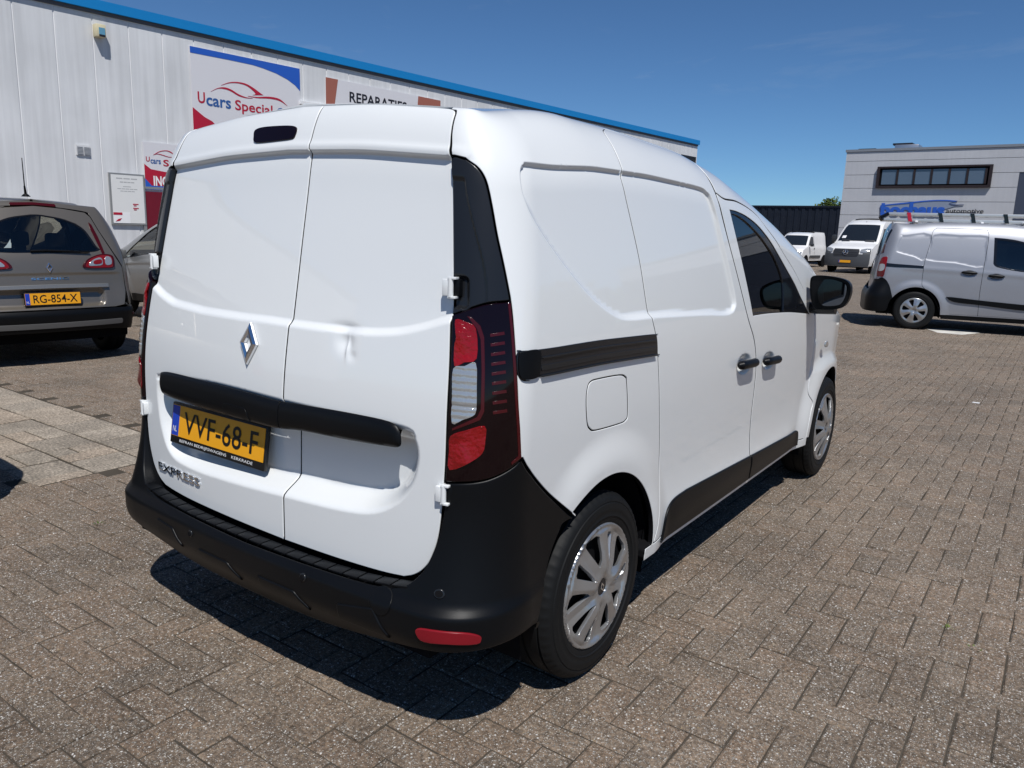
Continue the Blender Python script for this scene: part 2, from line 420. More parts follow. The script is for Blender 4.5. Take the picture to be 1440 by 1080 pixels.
# ------------------------------------------------------------------ WHITE VAN
van = empty('panel_van', (0, 0, 0), 0, 'white panel van with dented rear door, black bumper and yellow number plate', 'van')
SEAM = .104
door_edge = [(.690, 1.80), (.690, 1.72), (.695, 1.6), (.698, 1.3), (.703, 1.0), (.700, .8), (.691, .65), (.668, .568), (.643, .529), (.613, .504), (.579, .489)]
# feature lines
botline = Curve([(-.8, 1.245), (-.714, 1.236), (-.637, 1.2), (-.541, 1.172), (-.347, 1.155), (-.125, 1.152), (.091, 1.153), (.241, 1.155), (.359, 1.159), (.451, 1.166), (.537, 1.18), (.619, 1.205), (.701, 1.237), (.8, 1.245)], .02)
rec_loop = np.array(crom(VT([(229, 532), (300, 543), (388, 566), (480, 588), (566, 606), (579, 620), (583, 645), (574, 680), (552, 704), (518, 715), (470, 709), (400, 692), (330, 674), (274, 656), (243, 637), (230, 603), (224, 560), (224, 535)]), 5, True))
blank_loop = np.array(crom([(.888, 1.632), (.90, 1.645), (.93, 1.651), (1.2, 1.645), (1.53, 1.642), (1.9, 1.642), (2.16, 1.641), (2.23, 1.632), (2.275, 1.60), (2.36, 1.42), (2.45, 1.22), (2.44, 1.175), (2.40, 1.155), (2.30, 1.148), (2.0, 1.160), (1.667, 1.172), (1.46, 1.182), (1.35, 1.212), (1.24, 1.262), (1.129, 1.33), (1.02, 1.41), (.93, 1.49), (.893, 1.56), (.884, 1.605)], 4, True))
fuel_loop = np.array(crom(VT(zm([(846, 520), (862, 494), (900, 482), (990, 466), (1017, 474), (1024, 500), (1028, 640), (1018, 672), (990, 688), (885, 718), (856, 712), (843, 680), (839, 580)], 560, 380, 3.1775)), 4, True))
def tri_dist(a, b, ca, cb): return np.hypot(a-ca, b-cb)
HAND = [tuple(q) for q in VT([(1047, 512), (1081, 507)])]
def van_disp(a, b):
    s = np.abs(a); P = np.stack([a, b], 1); d = np.zeros(len(a))
    # rear doors: blanked window, lower edge catches the light
    rear = s < .80
    if rear.any():
        q = rear
        bb = botline(a[q]); ins = sstep(1.6495, 1.6425, b[q])*sstep(bb-.016, bb+.010, b[q])
        fade = 1-sstep(.70, .76, s[q])
        d[q] -= .015*ins*fade
        d[q] += .004*np.exp(-((b[q]-1.662)/.012)**2)*fade
        sd = np.full(q.sum(), -1.); near = (b[q] > .5) & (b[q] < 1.06)
        if near.any():
            idx = np.where(q)[0][near]; sdn = sdist(P[idx], rec_loop)
            d[idx] -= .070*sstep(-.018, .045, sdn)
        # dent in the right door, below the crease
        r1 = np.hypot((a[q]-.340)/.030, (b[q]-1.125)/.030); d[q] -= .011*np.exp(-r1**2)
        r2 = np.hypot((a[q]-.352)/.006, (b[q]-1.105+.4*(a[q]-.352))/.026); d[q] += .006*np.exp(-r2**2)
        r3 = np.hypot((a[q]-.325)/.06, (b[q]-1.160)/.014); d[q] -= .004*np.exp(-r3**2)
        r4 = np.hypot((a[q]-.372)/.016, (b[q]-1.085)/.014); d[q] -= .003*np.exp(-r4**2)
    side = (s > .80) & (b > .9)
    if side.any():
        idx = np.where(side)[0]; Q = np.stack([s[idx], b[idx]], 1)
        sd = sdist(Q, blank_loop); top = sstep(1.5, 1.6, Q[:, 1])
        d[idx] -= .013*(top*sstep(-.001, .007, sd)+(1-top)*sstep(-.004, .020, sd))
    # arches
    r = np.hypot(s-1.38, b-.31); d += .016*sstep(.53, .40, r)*sstep(.98, 1.25, s)
    r = np.hypot(s-4.182, b-.31); d += .030*sstep(.62, .39, r)
    # door handles: scooped hollows
    for ca, cb in HAND:
        r = np.hypot((s-ca)/.10, (b-cb)/.055); d -= .022*(1-sstep(.35, 1., r))
    # shoulder line over the lower doors
    d += .006*np.exp(-((b-.40)/.05)**2)*sstep(1.8, 2.0, s)*(1-sstep(3.4, 3.6, s))
    return d
def offset_fn(base, disp):
    def fn(a, b):
        a = np.asarray(a, float); b = np.asarray(b, float); e = 2e-3
        P = base(a, b); N = np.cross(base(a+e, b)-base(a-e, b), base(a, b+e)-base(a, b-e)); N /= np.linalg.norm(N, axis=1)[:, None]+1e-12
        return P+N*disp(a, b)[:, None]
    return fn
van_fn = offset_fn(van_base, van_disp)
def feat_pts(line, offs, step=.012, closed=True):
    """extra triangulation points at both sides of a feature line"""
    L = resample(np.asarray(line), step) if closed else np.asarray(line)
    t = np.roll(L, -1, 0)-np.roll(L, 1, 0); t /= np.linalg.norm(t, axis=1)[:, None]+1e-12; n = np.stack([t[:, 1], -t[:, 0]], 1)
    return np.concatenate([L+n*o for o in offs])
aa = np.linspace(-.69, .69, 190)
rear_extra = np.concatenate([np.stack([aa, np.full(190, 1.646)+o], 1) for o in (-.016, -.010, -.0065, -.0035, -.0018, 0, .0018, .0035, .0065, .010, .016, .024)] +
                            [np.stack([aa, botline(aa)+o], 1) for o in (-.028, -.02, -.013, -.007, -.001, .005, .012, .02)] +
                            [feat_pts(rec_loop, (-.04, -.03, -.02, -.01, 0, .01, .02, .03))] +
                            [np.array([(.335+.07*u, 1.10+.09*v) for u in np.linspace(-1, 1, 26) for v in np.linspace(-1, 1, 26)])])
side_extra = feat_pts(blank_loop, (-.022, -.015, -.010, -.006, -.003, 0, .003, .006, .01))
handle_extra = np.array([(ca+.12*u, cb+.07*v) for ca, cb in HAND for u in np.linspace(-1, 1, 26) for v in np.linspace(-1, 1, 18)])

# rear doors
top_r = [(.690, 1.80), (.684, 1.822), (.665, 1.832)]
rd = outline([(SEAM+.003, .474), (SEAM+.003, 1.842)], [(SEAM+.003, 1.842), (.4, 1.838), (.62, 1.834)], [(.62, 1.834), (.66, 1.832), (.683, 1.82), (.690, 1.80)], door_edge, [(.579, .489), (.5, .482), (.35, .477), (SEAM+.003, .474)])
ld_ = [(-a, b) for a, b in door_edge]
ld = outline([(SEAM-.003, .474), (SEAM-.003, 1.842)], [(SEAM-.003, 1.842), (-.3, 1.840), (-.62, 1.834)], [(-.62, 1.834), (-.66, 1.832), (-.683, 1.82), (-.690, 1.80)], ld_, [(-.579, .489), (-.5, .482), (-.35, .477), (SEAM-.003, .474)])
door_r = patch('rear_door', van_fn, rd, M['white'], van, extra=rear_extra, step=.015, rim=.03, er=.003)
door_l = patch('rear_door', van_fn, ld, M['white'], van, extra=rear_extra, step=.015, rim=.03, er=.003)
tag(door_r, 'white rear door with a dent below its crease')

# side outlines
pil_out = [(.742, 1.643), (.767, 1.629), (.783, 1.611), (.794, 1.584), (.804, 1.533), (.816, 1.46), (.831, 1.386), (.849, 1.292)]
light_out = [(.849, 1.292), (.855, 1.246), (.866, 1.142), (.880, 1.027), (.892, .927), (.902, .857)]
light_bot = [(.902, .857), (.887, .842), (.857, .826), (.817, .811), (.777, .803), (.743, .799), (.712, .795)]
bump_out = [(.906, .852), (.94, .803), (1.02, .728), (1.104, .662), (1.184, .601)]
AR = .377
def arc(c, r, t0, t1, n=26): return [(c[0]+r*math.cos(math.radians(t)), c[1]+r*math.sin(math.radians(t))) for t in np.linspace(t0, t1, n)]
t_b = math.degrees(math.atan2(.601-.31, 1.184-1.38))
sl_rear = [(1.62, 1.80), (1.575, 1.775), (1.553, 1.73), (1.543, 1.64), (1.552, 1.584), (1.586, 1.476), (1.618, 1.365), (1.645, 1.225), (1.664, 1.16), (1.690, 1.09), (1.735, .882), (1.785, .659), (1.795, .493), (1.787, .40), (1.765, .335)]
sl_front = [(2.318, 1.755), (2.330, 1.62), (2.432, 1.416), (2.585, 1.157), (2.699, 1.025), (2.758, .897), (2.775, .767), (2.780, .642), (2.80, .491), (2.825, .335)]
fd_top = VT([(1011, 282), (1020, 281), (1037, 284.6), (1052, 293), (1065, 304), (1078, 321), (1092.6, 341), (1103.7, 359.6), (1118.5, 384), (1129.6, 406)]).tolist()
fd_top = [(2.335, 1.64)]+[(a, b) for a, b in fd_top if a > 2.36]
E2 = (fd_top[-1][0]+.10, fd_top[-1][1]-.06)
fd_front = [(3.70, 1.25), (3.745, 1.1), (3.765, .9), (3.76, .75), (3.735, .60)]+arc((4.182, .31), AR+.06, 150, 178, 5)
G = .0055
body = outline([(.7045, 1.652), (.697, 1.72), (.6965, 1.80)], [(.6965, 1.80), (.690, 1.83), (.67, 1.84)], [(.67, 1.84), (.67, 1.88)], [(.67, 1.88), (4.05, 1.88)], [(4.05, 1.88), (3.72, 1.27)],
               [(3.72, 1.27), E2]+[(a, b+G) for a, b in fd_top[::-1]], [(2.335, 1.64+G), (2.318+G, 1.755)], [(2.318+G, 1.755), (2.31, 1.785), (2.28, 1.80+G)], [(2.28, 1.80+G), (1.62, 1.80+G)],
               [(a-G, b) for a, b in sl_rear], [(1.765-G, .335), (1.72, .318)], arc((1.38, .31), AR, 2, t_b, 34), [(a+G, b+G) for a, b in bump_out[::-1]],
               [(a+G, b) for a, b in light_out[::-1]], [(a+G, b+.001) for a, b in pil_out[::-1]], [(.742, 1.643+G), (.712, 1.652), (.7045, 1.652)])
slide = outline([(2.318-G, 1.755), (2.305, 1.785), (2.28, 1.80)], [(2.28, 1.80), (1.62, 1.80)], sl_rear, [(1.765, .335), (2.825-G, .335)], [(a-G, b) for a, b in sl_front[::-1]])
fdoor = outline([(a, b) for a, b in fd_top], [fd_top[-1], E2, (3.70, 1.25)], fd_front, [fd_front[-1], (3.70, .335)], [(3.70, .335), (2.825+G, .335)], [(a+G, b) for a, b in sl_front[::-1][:-1]], [(2.33+G, 1.62), (2.335, 1.64)])
win_pts = VT([(1026, 294.8), (1037, 297.6), (1050, 304), (1063, 314), (1074, 326), (1085, 341), (1096, 359.6), (1107.4, 380), (1118.5, 400), (1128, 420.7)])
win = outline(win_pts.tolist()+[(3.60, 1.235)], [(3.60, 1.235), (2.665, 1.145)], [(2.665, 1.145), tuple(win_pts[0])])
sill = outline([(1.70, .330), (3.76, .330)], [(3.76, .330), (3.77, .285)], [(3.77, .285), (1.70, .285)], [(1.70, .285), (1.70, .33)])
fender = outline([(3.725, 1.27), (4.05, 1.88)], [(4.05, 1.88), (4.93, 1.88)], [(4.93, 1.88), (4.93, .62)], [(4.93, .62), (4.555, .62)], arc((4.182, .31), AR, 40, 178, 30), [(3.76, .33), (3.77, .333)], [(a+G+.002, b) for a, b in fd_front[::-1]])
for mir in (False, True):
    st = .016 if not mir else .035
    ex = side_extra if not mir else None
    bp = patch('side_panel', van_fn, body, M['white'], van, holes=[fuel_loop] if not mir else [], step=st, extra=ex, mirror=mir, er=.002, rim=.02)
    if not mir: patch('fuel_flap', van_fn, fuel_loop+(fuel_loop.mean(0)-fuel_loop)*.045, M['white'], van, step=.012, rim=.012, er=.002)
    sd_ = patch('sliding_door', van_fn, slide, M['white'], van, step=st, extra=np.concatenate([side_extra, handle_extra]) if not mir else None, mirror=mir, er=.002, rim=.02)
    fd_ = patch('front_door', van_fn, fdoor, M['white'], van, holes=[win], step=st, extra=handle_extra if not mir else None, mirror=mir, er=.002, rim=.02)
    patch('sill', van_fn, sill, M['white'], van, step=.03, mirror=mir, rim=.06)
    patch('front_fender', van_fn, fender, M['white'], van, step=.02 if not mir else .04, mirror=mir, rim=.03, er=.003)
    # front door window: black frame ring, glass, mirror sail
    gl = win+(win.mean(0)-win)*.0
    inner = outline(VT(zm([(160, 112), (210, 125), (290, 185), (370, 270), (430, 350), (480, 430), (520, 520), (548, 610), (556, 690), (556, 858)], 1000, 280, 5.4)).tolist(), [tuple(VT(zm([(556, 858)], 1000, 280, 5.4))[0]), tuple(VT(zm([(322, 866)], 1000, 280, 5.4))[0])], [tuple(VT(zm([(322, 866)], 1000, 280, 5.4))[0]), tuple(VT(zm([(160, 112)], 1000, 280, 5.4))[0])])
    fr = patch('window_frame', van_fn, win, M['gloss_black'], fd_, holes=[inner], step=.03, mirror=mir, off=-.004, rim=.012)
    patch('window_pane', van_fn, inner, M['glass'], fd_, step=.04, mirror=mir, off=-.010, rim=0)
    # handles
    for (ca, cb), pr in zip(HAND, (sd_, fd_)):
        cs = np.linspace(-.105, .105, 15); pts = van_base(ca+cs, np.full(15, cb+.004)); nn = surf_eval(van_base, np.stack([ca+cs, np.full(15, cb)], 1))[1]
        lift = .022-.012*(np.abs(cs)/.105)**6
        q = pts+nn*lift[:, None]
        if mir: q = q*np.array([-1, 1, 1])
        h = MB().tube(q, [.008 if i in (0, 14) else .0195 for i in range(15)], 12).build('door_handle', M['plastic'], pr, smooth=True)
    # lower mouldings
    mo = [outline([(1.84, .312), (1.85, .352), (1.862, .40), (1.895, .437), (1.95, .456), (2.06, .461)], [(2.06, .461), (2.796, .433)], [(2.796, .433), (2.822, .308)], [(2.822, .308), (1.84, .308)]),
          outline([(2.812, .432), (3.55, .404)], [(3.55, .404), (3.60, .398), (3.62, .375), (3.635, .308)], [(3.635, .308), (2.838, .308)])]
    for l, pr in zip(mo, (sd_, fd_)): patch('door_moulding', van_fn, l, M['plastic'], pr, step=.03, mirror=mir, off=.009, rim=.012, er=.004)
    # black pillar trim, tail light
    inn = lambda lo, hi: [(np.interp(-b, [-p[1] for p in door_edge], [p[0] for p in door_edge])+.0085, b) for b in np.linspace(lo, hi, 14)]
    pil = outline(inn(1.247, 1.640), [(inn(1.247, 1.64)[-1][0], 1.640), (.712, 1.647), (.742, 1.641)], pil_out, [(.847, 1.2885), (.787, 1.279), (.7085, 1.2445)])
    def pil_disp(a, b):
        d = .002+.010*sstep(.728, .775, np.abs(a)-.06*sstep(1.55, 1.25, b))*sstep(1.635, 1.60, b)*0
        a = np.abs(a); d = d+.006*(1-sstep(.0, .008, a-(.735+.055*sstep(1.62, 1.30, b))))*(1-sstep(1.590, 1.605, b))*-1
        pk = sdist(np.stack([a, b], 1), roundrect(.66, 1.262, .748, 1.345, .012)); d = d-.012*sstep(-.004, .006, pk)
        return d
    pex = np.array([(.70+.155*u, 1.24+.41*v) for u in np.linspace(0, 1, 34) for v in np.linspace(0, 1, 80)])
    patch('pillar_trim', offset_fn(van_base, pil_disp), pil, M['plastic_s'], van, step=.012, extra=pex, mirror=mir, rim=.03, er=.003)
    lt = outline([(.7085, 1.240), (.787, 1.2745), (.848, 1.284)], light_out, light_bot, inn(.795, 1.240))
    tl = patch('tail_light', offset_fn(van_base, lambda a, b: np.full(len(a), .006)), lt, M['red_dark'], van, step=.02, mirror=mir, rim=.03, er=.004)
    Z6 = lambda pts: VT(zm(pts, 560, 380, 3.1775)).tolist()
    lens = [('brake_lens', [(262, 222), (305, 232), (348, 262), (352, 395), (300, 412), (256, 428), (256, 340), (266, 300)], 'red_lens'),
            ('reverse_lens', [(252, 440), (300, 428), (348, 415), (352, 520), (350, 620), (335, 650), (290, 668), (246, 682), (247, 560)], 'clear_lens'),
            ('tail_lens', [(238, 740), (300, 715), (385, 695), (388, 760), (375, 815), (330, 850), (236, 890), (232, 800)], 'red_lens'),
            ('light_strip', [(310, 206), (330, 212), (368, 250), (384, 300), (387, 450), (384, 630), (366, 668), (300, 695), (246, 716), (245, 705), (300, 680), (352, 655), (368, 620), (372, 450), (368, 310), (352, 262)], 'red_strip')]
    tlf = van_base
    for nm, pts, mt in lens:
        lp = np.array(crom(Z6(pts), 3, True)) if nm != 'light_strip' else np.array(Z6(pts))
        if nm == 'light_strip': patch(nm, tlf, lp, M[mt], tl, step=.012, mirror=mir, off=.0075, rim=.004, er=.001)
        elif nm == 'reverse_lens': patch(nm, offset_fn(van_base, lambda a, b: .0090+.0012*np.abs(((b*110) % 2)-1)-.0025*np.exp(-((b-1.005)/.004)**2)), lp, M[mt], tl, step=.004, mirror=mir, rim=.004, er=.001)
        else: patch(nm, offset_fn(van_base, lambda a, b: .0075+.0075*np.abs((((a*.8+b*.25)*34) % 2)-1)*np.abs((((b-.35*a)*17) % 2)-1)), lp, M[mt], tl, step=.005, mirror=mir, rim=.006, er=.001)
    for k in range(9):
        y0 = 283+43*k; x0 = 410+1.4*k
        patch('light_bar', tlf, np.array(Z6([(x0, y0+2), (x0+60, y0-8), (x0+62, y0+6), (x0, y0+16)])), M['red_strip'], tl, step=.03, mirror=mir, off=.0072, rim=.003, er=.0006)
    rimp = np.array(Z6([(486, 150), (497, 148), (512, 300), (525, 500), (538, 700), (543, 835), (500, 868), (500, 855), (530, 828), (524, 700), (512, 500), (500, 300)]))
    patch('light_edge', tlf, rimp, M['red_strip'], tl, step=.03, mirror=mir, off=.0072, rim=.003, er=.0006)
    # sliding door rail: black channel with a raised guide
    rl = np.array(crom([(.872, 1.146), (.884, 1.153), (.905, 1.153), (1.3, 1.134), (1.66, 1.117), (1.680, 1.110), (1.688, 1.085), (1.690, 1.048), (1.675, 1.043), (1.3, 1.058), (.93, 1.075), (.915, 1.070), (.893, 1.072), (.880, 1.085), (.873, 1.11)], 4, True))
    rail = patch('door_rail', van_base, rl, M['gloss_black'], van, step=.03, mirror=mir, off=.003, rim=.012, er=.002)
    ri = lambda a: 1.149-.0445*(a-.905)
    for o, w, h in ((-.020, .006, .008), (-.048, .016, .005), (-.070, .005, .011)):
        A0, A1 = (.955, 1.672)
        patch('guide_strip', van_base, np.array([(A0, ri(A0)+o-w/2), (A1, ri(A1)+o-w/2), (A1, ri(A1)+o+w/2), (A0, ri(A0)+o+w/2)]), M['plastic_s'], rail, step=.05, mirror=mir, off=h, rim=h, er=.001)
    patch('rail_cap', van_base, np.array(crom([(.876, 1.142), (.886, 1.151), (.94, 1.149), (.945, 1.10), (.938, 1.077), (.90, 1.075), (.88, 1.09)], 4, True)), M['plastic'], rail, step=.03, mirror=mir, off=.008, rim=.008, er=.002)
# bumper --------------------------------------------------------------
def bump_off(a, b):
    s = np.abs(a)
    D = .084-.068*sstep(.64, 1.06, s)
    t = np.clip((b-.445)/(.735-.445), 0, 1)
    g = (1-t)**1.7*.80+.20*(1-sstep(.435, .475, b))
    under = .40*sstep(.385, .285, b)
    return D*g*(1-under)+.004
bump_fn = offset_fn(van_base, bump_off)
half = [(0, .4635), (.3, .4675), (.5, .4725), (.570, .480)]
b_edge = [(.582, .480), (.618, .494), (.650, .521), (.676, .562), (.700, .648), (.7085, .75), (.7085, .79)]
b_bot = [(1.165, .592)]+arc((1.38, .31), AR+.004, t_b+3, 178, 14)[1:]
b_low = [(1.003, .335), (.93, .350), (.82, .352), (.70, .338), (.5, .308), (.3, .290), (0, .287)]
right_half = outline(half, half[-1:]+b_edge, [(.7085, .79)]+[(a, b-.0045) for a, b in light_bot[::-1]], [(a, b-.002) for a, b in bump_out], [(1.184, .599)]+b_bot[1:], [b_bot[-1]]+b_low).tolist()
lefth = [(-a, b) for a, b in right_half[::-1]]
bl = np.array([p for p in right_half if p[0] >= -1e-9]+[p for p in lefth[1:-1]])
bx = np.array([(a, b) for a in np.linspace(-1.0, 1.0, 150) for b in (.29, .30, .32, .34, .36, .38, .40, .42, .43, .437, .443, .449, .455, .461, .47, .48, .50)])
bumper = patch('rear_bumper', bump_fn, bl, M['plastic'], van, step=.02, extra=bx, rim=.085, er=.006)
# ledge pads
for k in range(22):
    a0 = -.63+k*.0575; a1 = a0+.0562
    A = np.linspace(a0+.002, a1-.002, 4)
    P, N, _, _ = surf_eval(van_base, np.stack([A, np.full(4, .47)], 1)); O = bump_off(A, np.full(4, .462))[:, None]
    zt = .4635+.02*(np.abs(A)/.57)**4
    z3 = zt[:, None]*np.array([[0, 0, 1.]])
    outer = P*np.array([1, 1, 0])+N*(O-.014)+z3; inner_ = P*np.array([1, 1, 0])+N*.014+z3
    top = np.concatenate([outer, inner_[::-1]])
    MB().prism((top-np.array([0, 0, .004])).tolist(), (0, 0, .0065)).build('step_pad', M['plastic'], bumper, bevel=.0015)
# lower pads, parking sensors, tow cover, reflector
def bpatch(nm, loop, mt, off, rim=.01, parent=bumper, step=.02, er=.003): return patch(nm, bump_fn, np.asarray(loop), mt, parent, step=step, off=off, rim=rim, er=er)
BT = tracer(bump_fn, (-1.0, 1.1), (.285, .78), 200, 60)
for pts in ([(474, 848), (524, 855), (552, 890), (478, 869)], [(363, 809), (413, 831), (429, 850), (366, 826)], [(280, 771), (319, 790), (332, 809), (284, 787)], [(222, 728), (243, 742), (258, 768), (228, 750)]):
    q = BT(pts); lo_ = max(.296, q[:, 1].min()); bpatch('lower_pad', [(q[0][0], lo_), tuple(q[0]), tuple(q[1]), (q[1][0]+.05, lo_)], M['plastic'], .0045, .012, er=.0045)
ring = lambda ca, cb, r, n=20: np.array([(ca+r*math.cos(2*math.pi*k/n), cb+r*math.sin(2*math.pi*k/n)) for k in range(n)])
for ca, cb in BT([(618, 835), (426, 812), (268, 750)]).tolist():
    s_ = bpatch('parking_sensor', ring(ca, cb, .0125), M['plastic_s'], .004, .006)
    bpatch('sensor_face', ring(ca, cb, .0085), M['gap'], .0055, .003, parent=s_, step=.01, er=.001)
bpatch('tow_cover', ring(*BT([(533.7, 847)])[0], .036, 28), M['plastic'], .003, .006, er=.002)
rfl = BT([(585, 885), (600, 884), (650, 889), (674, 893), (677, 899), (670, 905), (630, 905.5), (598, 902), (588, 895)])
for sx in (1,): bpatch('reflector', np.array(crom(rfl*np.array([sx, 1]), 3, True)), M['reflector'], .006, .012)
# hinges
def hinge(zc, sx):
    y0 = float(np.interp(zc, [.75, 1.29], [-.615, -.562])); x0 = float(eC(zc))
    h = MB().box((-.034, -.018, -.030), (.004, .012, .030)).build('door_hinge', M['white'], van, bevel=.004)
    h2 = MB().tube([(.006, -.012, -.033), (.006, -.012, .033)], .0125, 14).build('hinge_pin', M['white'], h, smooth=True)
    for dz in (-.035, .033): MB().box((-.005, -.022, dz-.0035), (.034, .012, dz+.0055)).build('hinge_plate', M['white'], h, bevel=.002)
    MB().box((.008, -.004, -.03), (.044, .03, .03)).build('hinge_bracket', M['plastic'], h, bevel=.004)
    h.location = (sx*(x0+.004), y0-.002, zc); h.rotation_euler = (0, 0, math.radians(12)*sx); h.scale = (.60*sx, .60, .72)
for zc in (1.292, .757):
    for sx in (1, -1): hinge(zc, sx)
# handle bar over the number plate, split at the door seam
bar = VT([(229, 527), (233, 522), (250, 524), (300, 537), (350, 550), (388, 561), (430, 568), (500, 580), (550, 591), (564, 602), (568, 617), (565, 628), (545, 627), (480, 616), (430, 606), (388, 601), (340, 588), (280, 571), (240, 557), (230, 548)])
barl = np.array(crom(bar, 4, True))
def bar_disp(a, b): return .006+.015*np.sqrt(np.clip(sdist(np.stack([a, b], 1), barl)/.036, 0, 1)*(2-np.clip(sdist(np.stack([a, b], 1), barl)/.036, 0, 1)))
bar_fn = offset_fn(van_base, bar_disp)
for side in (-1, 1):
    cut = (SEAM+.002)
    lp = [p for p in barl.tolist()]
    # clip polygon at the seam
    out = []
    for i in range(len(lp)):
        p, q = lp[i-1], lp[i]; cp = cut*1.+side*.0015; ip = (p[0]-cp)*side >= 0; iq = (q[0]-cp)*side >= 0
        if ip != iq:
            t = (cp-p[0])/(q[0]-p[0]); out.append((cp, p[1]+t*(q[1]-p[1])))
        if iq: out.append(q)
    o = patch('grab_bar', bar_fn, np.array(out), M['plastic'], door_r if side > 0 else door_l, step=.012, rim=.055, er=.002)
# small release flap on the bar
patch('release_flap', bar_fn, np.array(crom(VT([(322, 569), (326, 566), (345, 571), (353, 575), (357, 590), (354, 590), (324, 582)]), 3, True)), M['plastic'], door_l, step=.012, off=.002, rim=.003, er=.001)
# number plate
def number_plate(parent, T, text, dealer=None, w=.52, h=.11, small=None):
    """T: 4x4; plate lies in local xy, faces +z, origin at its centre"""
    hd = MB().box((-w/2-.008, -h/2-(.028 if dealer else .012), -.014), (w/2+.008, h/2+.008, 0)).build('plate_holder', M['ink'], parent, bevel=.003)
    pl = MB().box((-w/2, -h/2, 0), (w/2, h/2, .0022)).build('number_plate', M['plate_y'], hd)
    bs = MB().box((-w/2+.002, -h/2+.002, .0023), (-w/2+.043, h/2-.002, .0031)).build('country_strip', M['plate_b'], pl)
    if text: tx = text_on('plate_text', text, .1, M['ink'], pl, (.022, 0, 0), (1, 0, 0), (0, 1, 0), width=w*.80, fit_h=h*.70, lift=.0035, bold=.0006)
    text_on('country_text', 'NL', .02, M['ink_w'], bs, (-w/2+.0225, -h/2+.026, 0), (1, 0, 0), (0, 1, 0), width=.024, fit_h=.020, lift=.0040)
    if dealer: text_on('dealer_text', dealer, .02, M['ink_w'], hd, (.0, -h/2-.015, 0), (1, 0, 0), (0, 1, 0), width=w*.80, fit_h=.013, lift=.0008)
    hd.matrix_local = T
    return hd
def frame(o, X, Y):
    X = Vector(X).normalized(); Y = Vector(Y); Y = (Y-X*X.dot(Y)).normalized(); Z = X.cross(Y)
    return Matrix(((X.x, Y.x, Z.x, o[0]), (X.y, Y.y, Z.y, o[1]), (X.z, Y.z, Z.z, o[2]), (0, 0, 0, 1)))
PC = np.array([-.5973+.26, -.5894+.148*.055, .6728+.055]); PC = PC+(CAM_POS-PC)/np.linalg.norm(CAM_POS-PC)*.062
number_plate(door_l, frame(tuple(PC), (1, .0, 0), (0, .148, 1)), 'VVF-68-F', 'BEFRAN BEDRIJFSWAGENS    KERKRADE')
# emblem
def diamond(name, mt, parent, mapf, s=1., ring=.42, depth=.012):
    o_ = [(0, .064), (.040, .0), (0, -.064), (-.040, 0)]; V = []; F = []
    # outer edge, ridge, inner edge
    for k, (sc, hh) in enumerate(((1., .002), (.98, depth*.7), (.72, depth), (.45, depth*.8), (.43, .001))):
        for x, y in o_: V.append(mapf(x*s*sc, y*s*sc, hh))
    for k in range(4):
        for i in range(4): j = (i+1) % 4; F.append((k*4+j, k*4+i, (k+1)*4+i, (k+1)*4+j))
    mb = MB().add(V, F); return mb.build(name, mt, parent)
def on_van(ca, cb, fn=None):
    fn = fn or van_fn
    def f(u, v, w=0.):
        u = np.atleast_1d(np.asarray(u, float)); v = np.atleast_1d(np.asarray(v, float)); P, N, _, _ = surf_eval(fn, np.stack([ca+u, cb+v], 1))
        r = P+N*np.atleast_1d(w)[:, None]; return r if len(r) > 1 else r[0]
    return f
eab = VT([(352, 483)])[0]; diamond('maker_emblem', M['chrome'], door_l, on_van(eab[0], eab[1], van_base), s=1.03, depth=.014)
x0 = VT([(225, 654), (282, 678)]); cc = x0.mean(0)
text_on('model_lettering', 'EXPRESS', .04, M['chrome'], door_l, None, None, None, width=abs(x0[1, 0]-x0[0, 0]), fit_h=.030, bold=.0004, extrude=.0025, lift=.003, surf=on_van(cc[0], cc[1]))
# third brake light
bl3 = np.array(crom(VT([(360, 184), (372, 179.5), (400, 177.5), (414, 178), (418, 181), (416, 190), (411, 196), (390, 199), (366, 201.5), (358.5, 200), (358, 193)]), 4, True))
patch('brake_light', van_base, bl3, M['red_dark'], door_l, step=.012, off=.005, rim=.006, er=.0015)

# roof, windscreen, bonnet ---------------------------------------------
ra = np.concatenate([np.linspace(.02, .70, 18), np.linspace(.72, .94, 14), np.linspace(.97, 4.95, 130)])
rp, _, _, _ = surf_eval(van_base, np.stack([ra, np.full(len(ra), 1.8799)], 1))
us = np.linspace(-1, 1, 41)
def strip(name, i0, i1, mt, crown):
    V = []; F = []
    rows = list(range(i0, i1))
    for i in rows:
        x, y, z = rp[i]; c = crown(y)
        for u in us: V.append((x*u, y, z+c*(1-u*u)))
    n = len(us)
    for k in range(len(rows)-1):
        for j in range(n-1): F.append((k*n+j, k*n+j+1, (k+1)*n+j+1, (k+1)*n+j))
    o = link(name, mesh_np(name, V, F), mt, van); return o
crown = lambda y: .028*min(1, max(0, (y+.50)/.25))*max(0., min(1., (2.0-y)/.9))+.002
ys_ = rp[:, 1]
i_w0 = int(np.argmax((ys_ > 1.32) & (ra > 1))); i_w1 = int(np.argmax((ys_ > 2.72) & (ra > 1)))
strip('roof', 0, i_w0+1, M['white'], crown); strip('windscreen', i_w0, i_w1+1, M['glass_dark'], crown); strip('bonnet', i_w1, len(ra), M['white'], crown)
